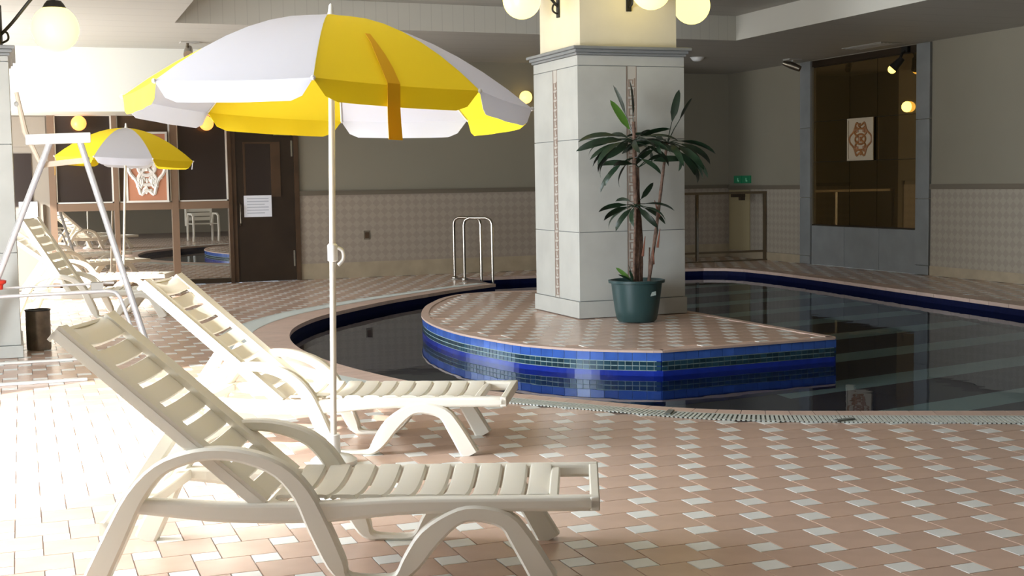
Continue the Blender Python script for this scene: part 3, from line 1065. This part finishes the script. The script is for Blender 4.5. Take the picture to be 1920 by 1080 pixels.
# side door left of the partition
d2 = thing('side_door', 'grey brown door with dark screen and paper notice behind the stand', 'door', (.1, YB, 0))
build('leaf', MB().box(-.55, .315, YB - .03, YB + .03, .01, 2.07), M['greybrown'], d2)
build('screen', MB().box(-.5, .13, YB - .045, YB - .0305, 1.0, 1.62), M['dark_glass'], d2)
build('top_light', MB().box(-.5, .30, YB - .045, YB - .0305, 1.70, 2.05), M['greybrown'], d2)
build('pull_handle', MB().box(.235, .258, YB - .075, YB - .03, .62, 1.02), M['bronze_dark'], d2)
tag(build('paper_notice', MB().box(-.03, .175, YB - .052, YB - .0455, .80, 1.055), M['paper']), 'blank white paper taped to the side door behind the stand', 'notice')

# ------------------------------------------------------------------ brown door with notice
dr = MB().box(2.45, 2.505, YB - .04, YB + .06, 0, 2.13).box(3.232, 3.29, YB - .04, YB + .06, 0, 2.13).box(2.505, 3.232, YB - .04, YB + .06, 2.07, 2.13)
door = struct('door_1', dr, M['wood'])
build('leaf', MB().box(2.507, 3.230, YB - .022, YB + .03, .006, 2.068), M['door'], door)
wp = MB().box(2.60, 3.06, YB - .034, YB - .0225, 1.72, 1.745).box(2.60, 2.625, YB - .034, YB - .0225, 1.08, 1.72).box(2.94, 3.06, YB - .034, YB - .0225, 1.08, 1.72).box(2.60, 3.06, YB - .034, YB - .0225, 1.06, 1.08)
build('window_frame', wp, M['wood'], door)
build('window_glass', MB().box(2.626, 2.939, YB - .027, YB - .0225, 1.082, 1.719), M['dark_glass'], door)
build('handle', MB().tube([(2.545, YB - .03, .98), (2.545, YB - .07, .95), (2.545, YB - .07, .74), (2.545, YB - .03, .71)], .011), M['dark_steel'], door)
for z0_ in (1.56, .18):
    build('hinge', MB().box(3.196, 3.218, YB - .034, YB - .0225, z0_, z0_ + .2), M['chrome'], door)
build('closer', MB().box(2.985, 3.19, YB - .075, YB - .0225, 1.82, 1.87).tube([(3.02, YB - .09, 1.875), (3.10, YB - .12, 1.885), (3.17, YB - .09, 1.875)], .008), M['dark_steel'], door)
no = thing('door_notice', 'white printed notice taped to the dark brown door', 'notice', (2.765, YB - .035, .945))
build('sheet', MB().box(2.593, 2.937, YB - .041, YB - .0345, .812, 1.079), M['paper'], no)
ln = MB()
for k in range(6):
    z0_ = 1.035 - k * .036
    ln.box(2.63, 2.90 - (.05 if k % 3 == 2 else 0), YB - .0418, YB - .041, z0_, z0_ + .012)
build('printed_lines', ln, M['ink'], no)
ou = thing('wall_outlet', 'small brown outlet cover on the checked back wall', 'outlet', (4.155, YB, .54))
build('plate', MB().box(4.115, 4.20, YB - .016, YB - .008, .487, .60), M['rail'], ou, bevel=.002)
build('flap', MB().box(4.13, 4.185, YB - .022, YB - .0162, .505, .58), M['wood'], ou)

# ------------------------------------------------------------------ pool ladder rails
lad = thing('pool_ladder', 'pair of polished steel pool ladder hoops at the far pool edge', 'ladder', (5.2, 15.2, 0))
for (xa, ya), (xb, yb) in (((5.06, 15.60), (5.30, 15.27)), ((5.085, 15.28), (5.36, 15.02))):
    a, b = Vector((xa, ya, 0)), Vector((xb, yb, 0))
    u = (b - a).normalized()
    h = .765
    path = [a + Vector((0, 0, .003)), a + Vector((0, 0, h - .09))]
    path += catmull([a + Vector((0, 0, h - .09)), a + u * .02 + Vector((0, 0, h - .03)), a + u * .08 + Vector((0, 0, h))], 5)[1:]
    path += catmull([b - u * .08 + Vector((0, 0, h)), b - u * .02 + Vector((0, 0, h - .03)), b + Vector((0, 0, h - .09))], 5)
    path += [b + Vector((0, 0, -.7))]
    r_ = build('handrail', MB().tube(path, .018, 12), M['chrome'], lad)
    build('flange', MB().lathe([(.045, .006), (.045, .02), (.02, .03)], (xa, ya, 0), 16), M['chrome'], r_)
for z_ in (-.35, -.6):
    build('step', MB().obox((5.33, 15.145, z_), (.03, -.12, 0), (.04, .015, 0), (0, 0, .012)), M['chrome'], lad)

# ------------------------------------------------------------------ railing across the recess
ra = thing('metal_railing', 'low bronze metal railing with gate across the far right recess', 'railing', (9.1, 16.58, 0))
yr = 16.58
build('top_rail', MB().box(8.0, 10.165, yr - .02, yr + .02, .97, 1.005), M['rail_metal'], ra)
build('bottom_rail', MB().box(8.0, 10.165, yr - .014, yr + .014, .12, .15), M['rail_metal'], ra)
for x in (8.0, 9.03, 10.14):
    build('post', MB().box(x - .018, x + .018, yr - .018, yr + .018, 0, .97), M['rail_metal'] if x != 9.03 else M['chrome'], ra)
build('floor_channel', MB().box(8.0, 10.165, yr - .03, yr + .03, .0005, .018), M['rail_metal'], ra)
build('gate_latch', MB().box(9.60, 9.80, yr - .035, yr + .035, .925, .97).box(9.72, 9.79, yr - .045, yr + .02, .88, .925), M['bronze_dark'], ra)

# ------------------------------------------------------------------ emergency signs, ceiling devices
for k, y in enumerate((17.37, 17.13)):
    e = thing('exit_sign', 'small green emergency sign %s above the railing gate' % ('nearest the far corner, one of a pair' if k == 0 else 'beside its twin and nearer the mirror'), 'sign', (XR, y, 1.18), group='green emergency signs')
    build('casing', MB().box(XR - .03, XR - .0005, y - .11, y + .11, 1.122, 1.235), M['exit_green'], e)
    build('pictogram', MB().box(XR - .0315, XR - .0302, y - .02, y + .005, 1.15, 1.20).box(XR - .0315, XR - .0302, y - .045, y - .015, 1.145, 1.165), M['exit_white'], e)
cc = thing('ceiling_loudspeaker', 'grey swivel loudspeaker under the ceiling left of the bronze mirror', 'speaker', (9.74, 15.25, ZC))
build('bracket', MB().box(9.66, 9.86, 15.17, 15.33, ZC - .018, ZC - .001).tube([(9.76, 15.25, ZC - .018), (9.76, 15.25, ZC - .06)], .016), M['grey_device'], cc)
build('body', MB().tube([(9.66, 15.32, ZC - .05), (9.74, 15.25, ZC - .085), (9.82, 15.16, ZC - .14)], [.03, .05, .04], 12), M['dark_steel'], cc)
sd = thing('ceiling_detector', 'white round detector on the ceiling right of the column', 'detector', (8.35, 15.3, ZC))
build('dome', MB().lathe([(.001, -.055), (.05, -.05), (.075, -.03), (.085, -.012), (.10, -.001)], (8.35, 15.3, ZC), 20), M['white_plastic'], sd)
vg = thing('ceiling_vent', 'flat grey vent in the ceiling above the bronze mirror', 'vent', (9.75, 13.4, ZC))
build('vent_frame', MB().box(9.6, 9.9, 13.1, 13.9, ZC - .008, ZC - .0005), M['grey_device'], vg)
for k in range(5):
    build('vent_slat', MB().box(9.63 + k * .052, 9.66 + k * .052, 13.14, 13.86, ZC - .014, ZC - .0082), M['grey_device'], vg)
cs = thing('ceiling_spotlight', 'small pale swivel spotlight under the ceiling above the big parasol', 'spotlight', (1.8, 14.8, ZC))
build('plate', MB().box(1.70, 1.90, 14.72, 14.88, ZC - .012, ZC - .0005), M['grey_device'], cs)
build('arm', MB().tube([(1.78, 14.8, ZC - .012), (1.77, 14.8, ZC - .07)], .016), M['dark_steel'], cs)
build('head', MB().tube([(1.80, 14.84, ZC - .06), (1.785, 14.78, ZC - .10), (1.77, 14.70, ZC - .15)], [.035, .05, .052], 12), M['chrome'], cs)


# ------------------------------------------------------------------ sun loungers
def make_lounger(label, x, y, ang, back_deg, group='resin sun loungers'):
    """origin: near corner of the foot end. local x runs from the head (negative) to the foot, y across, z up"""
    W, T = .50, .045
    t = thing('sun_lounger', label, 'sun lounger', (x, y, 0), ang, group)
    P = M['plastic']
    loc = dict(world=False)
    arch = [(-1.545, .002, .075), (-1.475, .14, .07), (-1.41, .262, .06), (-1.335, .345, .046), (-1.245, .384, .04), (-1.157, .396, .038),
            (-1.06, .384, .042), (-.965, .345, .05), (-.897, .272, .06), (-.85, .17, .068), (-.80, .058, .06), (-.772, .016, .030),
            (-.72, .0095, .019), (-.64, .0095, .019), (-.605, .02, .036), (-.57, .06, .062), (-.515, .135, .07), (-.44, .195, .052), (-.375, .211, .05),
            (-.285, .19, .055), (-.235, .125, .068), (-.165, .002, .078)]
    path = [(p.x, p.y, p.z) for p in catmull(arch, 3)]
    for side in (0, 1):
        build('leg_frame', MB().sweep(path, .05, -.008 if side == 0 else W - .042), P, t, **loc)
    rail = [(-1.41, .232, .045), (-1.30, .225, .055), (-1.12, .212, .062), (-.84, .213, .064), (-.60, .23, .052), (-.3, .236, .046), (0, .238, .046)]
    rail = [(p.x, p.y, p.z) for p in catmull(rail, 3)]
    seat = MB().sweep(rail, T, 0.0).sweep(rail, T, W - T)
    seat.box(-.03, 0, .0, W, .217, .26).box(-.155, -.125, T, W - T, .222, .252)
    seat.box(-1.02, -.985, T, W - T, .20, .232).box(-1.41, -1.37, T, W - T, .215, .25)
    fr = build('seat_frame', seat, P, t, bevel=.005, **loc)

    def slat(s0, s1, tr, ta, tb, depth, th):
        """curved slat between s0 and s1; tr maps (s, across, dip) to local space"""
        n = 9
        rows = []
        for k in range(n):
            f = k / (n - 1)
            tt = ta + f * (tb - ta)
            dip = -depth * (1 - (2 * f - 1) ** 2)
            if k in (0, n - 1):
                dip = 0
            sm = [s0, s0 + .003, s0 + .009, s1 - .009, s1 - .003, s1]
            rows.append([tr(s, tt, dip + (-.006 if i in (0, 5) else 0)) for i, s in enumerate(sm)])
        return MB().grid(rows, th)
    flat_tr = lambda s, tt, d: (s, tt, .252 + d)
    k0, pitch = -.978, .0845
    for k in range(10):
        build('slat', slat(k0 + k * pitch, k0 + k * pitch + .060, flat_tr, T - .012, W - T + .012, .022, .010), P, fr, **loc)
    # backrest
    a = math.radians(back_deg)
    ux, uz = -math.cos(a), math.sin(a)
    hx, hz = -1.02, .235
    L = .82
    btr = lambda q, tt, d: (hx + ux * q + d * uz, tt, hz + uz * q - d * ux)
    rim_ = MB()
    rows = []
    for side in (0, 1):
        ta, tb = (.012, .085) if side == 0 else (W - .085, W - .012)
        rows = [[btr(q, tt, -.005 * (1 if (tt > .03 and tt < W - .03) else 0)) for tt in (ta, (ta + tb) / 2, tb)] for q in [L * j / 12 for j in range(13)]]
        rim_.grid(rows, .02)
        # outer lip running down the edge
        e0 = .012 if side == 0 else W - .028
        rim_.obox(btr(L / 2, e0 + .008, -.008), (ux * L / 2, 0, uz * L / 2), (0, .008, 0), (-uz * .016, 0, ux * .016))
    rows = [[btr(q, .085 + (W - .17) * j / 8, -.016 * (1 - (2 * j / 8 - 1) ** 2) - .005 - (.0 if q < L - .01 else .012)) for j in range(9)] for q in (L - .088, L - .05, L - .02, L)]
    rim_.grid(rows, .014)
    rim_.obox(btr(L - .004, W / 2, -.02), (ux * .006, 0, uz * .006), (0, W / 2 - .012, 0), (-uz * .016, 0, ux * .016))
    bk = build('backrest', rim_, P, t, **loc)
    bk_tr = lambda s, tt, d: btr(s, tt, d - .005)
    n_s = 8
    pitch = (L - .09) / n_s
    for k in range(n_s):
        build('slat', slat(k * pitch + .004, (k + 1) * pitch - .013, bk_tr, .083, W - .083, .017, .011), P, bk, **loc)
    # support strut under the backrest
    top = btr(.36, 0, -.03)
    st = MB()
    for tt in (.075, W - .11):
        st.sweep([(top[0], top[2], .05), ((top[0] - 1.52) / 2 + .0, (top[2] + .15) / 2, .05), (-1.525, .145, .055)], .035, tt)
    st.box(-1.55, -1.515, .075, W - .075, .125, .165)
    build('support_strut', st, P, t, **loc)
    return t


LA = math.radians(-23.5)
make_lounger('ivory resin sun lounger in the foreground with raised slatted back', 1.575, 3.497, LA, 41)
make_lounger('bright ivory resin sun lounger just behind the big parasol pole', 1.951, 5.313, math.radians(-26.5), 41)
make_lounger('ivory resin sun lounger behind the silver stand with steep back', 1.34, 12.34, math.radians(-20), 58)
make_lounger('ivory resin sun lounger nearest the glass partition', 1.42, 14.55, math.radians(-18), 36)


# ------------------------------------------------------------------ parasols
def parasol(label, base, lean, z_apex, z_rim, R, ang0, tilt, strap_panel, white_first, joint_z=None):
    bx, by = base
    t = thing('beach_parasol', label, 'parasol', (bx, by, 0), 0, 'yellow and white parasols')
    top = Vector((bx + lean[0], by + lean[1], z_apex))
    loc_o = Vector((bx, by, 0))
    # base, pole, joint
    build('base', MB().lathe([(.001, .001), (.10, .001), (.10, .02), (.08, .035), (.03, .05), (.028, .13), (.001, .13)], (bx, by, 0), 28), M['white_plastic'], t)
    build('pole', MB().tube([Vector((bx, by, .03)), top + Vector((0, 0, -.01))], .0135, 14), M['pole'], t)
    build('finial', MB().lathe([(.016, -.02), (.018, .0), (.012, .02), (.009, .045), (.001, .055)], top, 14), M['white_plastic'], t)
    if joint_z:
        f = joint_z / z_apex
        c = Vector((bx + lean[0] * f, by + lean[1] * f, joint_z))
        j = build('tilt_joint', MB().lathe([(.014, -.04), (.022, -.035), (.022, .03), (.014, .038)], c, 16), M['white_plastic'], t)
        build('hook', MB().tube(catmull([c + Vector((.018, -.012, .02)), c + Vector((.04, -.012, .005)), c + Vector((.042, -.012, -.03)), c + Vector((.02, -.012, -.055))], 5), .008), M['white_plastic'], j)
    rise = z_apex - z_rim
    tl = Matrix.Rotation(tilt[0], 3, 'X') @ Matrix.Rotation(tilt[1], 3, 'Y')

    def rib_pt(a, q):
        return Vector((R * q * math.cos(a), R * q * math.sin(a), -rise * q ** 1.85))

    def W_(v):
        return top + tl @ v
    nq = 9
    for k in range(8):
        a0, a1 = ang0 + k * PI / 4, ang0 + (k + 1) * PI / 4
        rows = []
        m = 14
        for iq in range(nq):
            q = iq / (nq - 1)
            A, B = rib_pt(a0, q), rib_pt(a1, q)
            row = []
            for j in range(m + 1):
                f = j / m
                p = A.lerp(B, f)
                sag = math.sin(PI * f)
                p.z -= .006 * sag * q
                row.append(W_(p))
            rows.append(row)
        am = (a0 + a1) / 2
        # valance: hangs from the rim, rounded corners at the ribs
        for kk in (1, 2, 3):
            row = []
            for j in range(m + 1):
                f = j / m
                e = min(f, 1 - f)
                hgt = .078 * min(1.0, (max(e, 0) / .11)) ** .55
                p = rib_pt(a0, 1).lerp(rib_pt(a1, 1), f)
                p.z -= .006 * math.sin(PI * f) + hgt * kk / 3
                out = Vector((math.cos(am), math.sin(am), 0))
                p += out * (.004 * math.sin(f * 19 + k) - .006) * kk / 3
                row.append(W_(p))
            rows.append(row)
        col = 'white_cloth' if (k % 2 == 0) == white_first else 'yellow_cloth'
        pn = build('canopy_panel', MB().grid(rows, .0015), M[col], t, label='white canopy panel' if col == 'white_cloth' else 'yellow canopy panel')
        if k == strap_panel:
            sp_, am2 = [], a0 + (a1 - a0) * .46
            A, B = (lambda q: rib_pt(a0, q).lerp(rib_pt(a1, q), .46)), None
            pts = [A(.62) + Vector((0, 0, .012)), A(.72) + Vector((0, 0, .014)), A(.82) + Vector((0, 0, .014)), A(.92) + Vector((0, 0, .015))]
            out = Vector((math.cos(am), math.sin(am), 0)); side = Vector((-out.y, out.x, 0))
            rim_p = A(1.0) + out * .014
            pts += [rim_p, rim_p + Vector((0, 0, -.09)) + out * .006, rim_p + Vector((0, 0, -.14)) + side * .006, rim_p + Vector((0, 0, -.205)) + side * .012]
            wd = [.010, .013, .02, .024, .025, .025, .026, .027]
            build('strap', MB().grid([[W_(p - side * w), W_(p), W_(p + side * w)] for p, w in zip(pts, wd)], .002), M['strap'], t)
        rb = [W_(rib_pt(a0, q) + Vector((0, 0, -.008))) for q in [i / 8 for i in range(9)]]
        build('rib', MB().tube(rb, .0035, 6), M['white_plastic'], t)
        build('rib_tip', MB().sphere(W_(rib_pt(a0, 1.0)), .009, 8, 6), M['white_plastic'], t)
    build('hub', MB().lathe([(.013, -.10), (.03, -.095), (.03, -.06), (.013, -.05)], top, 16), M['white_plastic'], t)
    return t


VIEW_A = math.atan2(-.937, -.349) - PI    # direction of the camera seen from a thing straight ahead
cam_dir = math.atan2(-5.45, -1.2)         # from the parasol towards the camera
parasol('large yellow and white parasol over the two foreground loungers', (1.212, 5.47), (.039, 0), 1.903, 1.543, .857,
        math.atan2(-5.45, -1.2) - math.radians(4.0), (math.radians(-1.7), math.radians(3.0)), 0, False, .913)
parasol('small distant yellow and white parasol in front of the glass partition', (1.04, 15.42), (.10, 0), 1.875, 1.52, .80,
        math.atan2(-15.0, -1.1) - math.radians(24), (math.radians(0), math.radians(3.0)), 6, True)

# ------------------------------------------------------------------ silver stand at the left
st = thing('folding_stand', 'silver tube folding stand with white top bar at the left', 'stand', (.2, 9.75, 0))
ys_ = 9.70
build('leg', MB().tube([(.21, ys_, 1.54), (-.41, ys_ - .02, .023)], .023, 12), M['steel'], st)
build('leg', MB().tube([(.40, ys_, 1.54), (.815, ys_ - .02, .023)], .023, 12), M['steel'], st)
ub = [(-.36, ys_ + .03, .455), (.1, ys_ + .03, .462), (.54, ys_ + .03, .468)] + [tuple(p) for p in catmull([(.54, ys_ + .03, .468), (.60, ys_ + .03, .455), (.635, ys_ + .03, .41)], 5)[1:]] + [(.735, ys_ + .03, .10)]
build('cross_tube', MB().tube(ub, .0135, 10), M['steel'], st)
build('cross_bar', MB().tube([(-.36, ys_ + .10, .51), (.60, ys_ + .10, .52)], .009, 8), M['steel'], st)
build('clamp', MB().box(.44, .52, ys_ + .02, ys_ + .12, .48, .53), M['grey_device'], st)
build('top_bar', MB().obox((.26, ys_, 1.55), (.215, 0, .007), (0, .03, 0), (0, 0, .036)), M['white_plastic'], st, bevel=.006)
build('lower_bar', MB().obox((.30, ys_ + .05, 1.385), (.165, 0, .017), (0, .02, 0), (0, 0, .02)), M['cable'], st, bevel=.004)
build('side_arm', MB().tube([(.0, ys_ + .02, 1.87), (.045, ys_ + .02, 1.60), (.15, ys_ + .03, 1.345)], [.014, .02, .013], 8), M['cable'], st)
build('pivot', MB().sphere((.14, ys_ + .03, 1.37), .022, 10, 8).sphere((.0, ys_ + .02, 1.79), .02, 10, 8), M['grey_device'], st)
build('red_knob', MB().lathe([(.001, -.035), (.022, -.032), (.026, 0), (.045, .012), (.048, .03), (.03, .036), (.001, .036)], (-.168, ys_ - .03, .545), 18), M['red'], st, label='red plastic knob')

# ------------------------------------------------------------------ metal bin beside the pillar
bn = thing('metal_bin', 'small dark metal cylinder bin beside the left pillar', 'bin', (.078, 10.38, 0))
build('body', MB().lathe([(.001, .002), (.085, .002), (.088, .02), (.088, .285), (.091, .30), (.082, .30), (.079, .28), (.079, .03), (.001, .03)], (.078, 10.38, 0), 28), M['dark_steel'], bn)
build('rim', MB().lathe([(.086, .292), (.093, .296), (.093, .304), (.082, .304), (.08, .296)], (.078, 10.38, 0), 28), M['black'], bn)

# two metal strips let into the floor at the left
for k, (y, lab) in enumerate(((9.60, 'thin metal floor strip beside the left pillar base'), (8.56, 'thin metal floor strip nearer the foreground lounger back'))):
    tag(build('floor_strip', MB().box(-1.6, .34, y - .022, y + .022, .0005, .016), M['white_frame'], bevel=.003), lab, 'floor strip', 'metal strips in the floor')

# ------------------------------------------------------------------ potted plant
px, py = 4.845, 9.96
pp = thing('potted_plant', 'tall leafy plant in a dark green pot in front of the column', 'plant', (px, py, 0))
pot = build('pot', MB().lathe([(.001, .004), (.155, .004), (.170, .02), (.185, .10), (.205, .24), (.215, .325), (.238, .33), (.24, .352), (.222, .355), (.205, .33), (.20, .30), (.001, .30)], (px, py, 0), 36), M['pot'], pp)
build('sticker', MB().obox((px + .055, py - .2025, .245), (.022, -.002, .004), (-.002, .0015, 0), (.0, -.0, .016)), M['tag'], pot, label='small pale sticker')
build('soil', MB().lathe([(.001, .318), (.10, .32), (.20, .308)], (px, py, 0), 24), M['soil'], pp)
stems = [
    [(px + .00, py, .30), (px + .01, py, .8), (px - .005, py + .01, 1.2), (px - .01, py, 1.52), (px - .015, py, 1.68)],
    [(px + .05, py + .02, .30), (px + .055, py + .02, .7), (px + .04, py + .03, 1.0), (px + .03, py + .02, 1.30)],
    [(px + .10, py - .02, .30), (px + .17, py - .02, .72), (px + .23, py - .01, 1.1), (px + .27, py, 1.34), (px + .30, py, 1.50)],
    [(px - .04, py - .03, .30), (px - .03, py - .03, .62), (px - .015, py - .03, .95)],
    [(px + .13, py + .03, .30), (px + .14, py + .03, .62)],
]
for s_, r0 in zip(stems, (.022, .018, .016, .014, .009)):
    pth = catmull(s_, 6)
    rr = [r0 * (1 - .35 * i / len(pth)) * (1.12 if i % 3 == 0 else .95) for i in range(len(pth))]
    build('stem', MB().tube(pth, rr, 9), M['bark'], pp)
for (a, b) in (((px + .19, py - .02, .62), (px + .20, py - .05, .78)), ((px + .15, py - .02, .48), (px + .135, py - .05, .62)), ((px + .06, py, .55), (px + .07, py - .03, .72)), ((px + .21, py - .02, .88), (px + .16, py - .03, 1.02))):
    build('leaf_sheath', MB().tube([a, b], [.012, .003], 6), M['sheath'], pp)


def leaf_mesh(length, width, droop):
    n = 9
    rows = []
    ang = .0; p = Vector((0, 0, 0))
    for i in range(n):
        f = i / (n - 1)
        w = width * (math.sin(PI * min(1, .10 + f * .90)) ** .55) * (.35 + .65 * min(1, f * 4)) * (.55 if i == n - 1 else 1)
        rows.append([p + Vector((0, -w / 2, .10 * w)), p, p + Vector((0, w / 2, .10 * w))])
        p = p + Vector((math.cos(ang), 0, math.sin(ang))) * (length / (n - 1))
        ang -= droop / (n - 1) * (1.4 * f + .3)
    return mesh_of('leaf', MB().grid(rows, .0012), M['leaf'])


variants = [leaf_mesh(.34, .068, .5), leaf_mesh(.33, .066, 1.0), leaf_mesh(.31, .062, 1.5), leaf_mesh(.27, .062, .15)]
young = variants[3].copy(); young.materials.clear(); young.materials.append(M['leaf_young'])


def fan(c, items, scale=1.0):
    """items: (azimuth deg, elevation deg, petiole length, leaf variant, scale); azimuth 0 = picture right"""
    for az, el, pet, v, k in items:
        a = math.radians(az) - .357
        e = math.radians(el)
        d = Vector((math.cos(a) * math.cos(e), math.sin(a) * math.cos(e), math.sin(e)))
        c0 = Vector(c); c1 = c0 + d * pet
        build('petiole', MB().tube([c0, c0.lerp(c1, .5) + Vector((0, 0, .012)), c1], [.005, .004, .003], 5), M['leaf'], pp)
        me = young if v == 4 else variants[v]
        o = piece('leaf', me, pp, c1 - Vector((px, py, 0)), rot=(random.choice((-1, 1)) * random.uniform(.35, 1.15), -e + (.25 if v in (0, 1, 2) else 0), a))
        o.scale = (k, k, k)


fan((px - .015, py, 1.56), [(95, 80, .16, 3, 1.15), (150, 68, .20, 3, 1.0), (165, 58, .07, 4, 1.1)])
fan((px - .015, py, 1.52), [(185, 18, .16, 1, 1.0), (200, 5, .18, 1, 1.05), (170, 8, .14, 2, 1.0), (190, -12, .15, 1, .9), (215, -5, .14, 2, 1.0), (160, -18, .16, 2, .9),
                            (235, -8, .10, 1, .9), (20, 32, .08, 0, .8), (-10, 20, .10, 1, .9), (35, 8, .12, 1, .9), (-30, 2, .10, 1, .9), (60, 30, .08, 0, .8), (265, 0, .08, 1, .8), (300, 10, .08, 1, .85), (130, 25, .1, 1, .9)])
fan((px - .02, py, 1.38), [(190, -25, .12, 2, .8), (175, -30, .16, 1, .8), (215, -35, .1, 1, .7), (330, -10, .08, 2, .7)])
fan((px + .30, py, 1.50), [(40, 72, .20, 3, 1.05), (25, 58, .24, 3, .8), (10, 8, .12, 1, 1.0), (-15, -5, .12, 2, 1.05), (20, -12, .14, 2, 1.1), (-40, -15, .12, 2, 1.0), (-5, -25, .12, 1, 1.0), (60, 0, .1, 2, .9),
                           (170, 30, .10, 1, .85), (190, 8, .10, 1, .95), (160, 5, .14, 1, .95), (205, -8, .12, 1, .9), (240, 5, .08, 2, .85), (285, -10, .08, 2, .9), (110, 25, .08, 1, .8)])
fan((px + .30, py, 1.48), [(0, -32, .16, 2, 1.0), (15, -20, .18, 1, .9), (-25, -28, .10, 2, .9), (50, -15, .1, 2, .9), (175, -15, .12, 2, .85), (150, 18, .12, 1, .85)])
fan((px - .015, py, 1.50), [(195, -22, .18, 2, .95), (180, 0, .10, 1, .95), (205, 14, .12, 1, .9), (5, 2, .12, 1, .9), (-15, -12, .12, 2, .85), (45, -2, .08, 2, .9)])
fan((px + .03, py, 1.30), [(30, 30, .12, 1, .85), (5, 22, .14, 1, .9), (150, 20, .1, 1, .8), (215, 20, .08, 1, .8)])
fan((px - .015, py - .02, .97), [(185, 12, .08, 1, .8), (200, -2, .08, 1, .85), (170, -12, .08, 2, .8), (215, -20, .05, 2, .8), (10, 15, .09, 1, .8), (-20, -2, .09, 2, .8), (30, -8, .10, 1, .75), (-60, -15, .06, 2, .8), (40, 42, .10, 3, .75),
                                 (80, 50, .1, 3, .7), (110, 30, .06, 1, .8), (250, -10, .05, 2, .75), (-5, -30, .10, 2, .8)])
fan((px - .06, py - .06, .34), [(165, 40, .03, 4, .6), (200, 28, .02, 3, .5), (110, 60, .02, 3, .55), (250, 45, .02, 3, .5)])

pp.location = (4.53, 9.313, ISL_Z + .004)
pp.scale = (.935, .935, .935)

# ------------------------------------------------------------------ armchair beyond the right edge, seen in the glass
ch = thing('garden_armchair', 'white slatted garden armchair seen reflected in the lower glass pane', 'chair', (3.75, 3.35, 0), math.radians(-8))
loc = dict(world=False)
for x in (-.28, .28):
    build('leg', MB().sweep([(-.02, .002, .05), (.02, .25, .045), (.0, .55, .04), (-.1, .60, .04), (-.40, .60, .04), (-.48, .45, .045), (-.5, .002, .05)], .045, 0), M['plastic'], ch, **loc)
    o = ch.children[-1] if ch.children else None
for o, x in zip([c for c in bpy.data.objects if c.parent == ch], (-.30, .26)):
    o.rotation_euler = (0, 0, PI / 2); o.location = (x + .045, .25, 0)
for k in range(6):
    build('seat_slat', MB().box(-.26, .26, -.24 + k * .08, -.175 + k * .08, .37, .39), M['plastic'], ch, bevel=.004, **loc)
for k in range(5):
    build('back_slat', MB().box(-.27, .27, -.30 - k * .018, -.28 - k * .018, .45 + k * .095, .525 + k * .095), M['plastic'], ch, bevel=.004, **loc)
build('back_frame', MB().box(-.30, -.265, -.385, -.30, .33, .95).box(.265, .30, -.385, -.30, .33, .95), M['plastic'], ch, **loc)
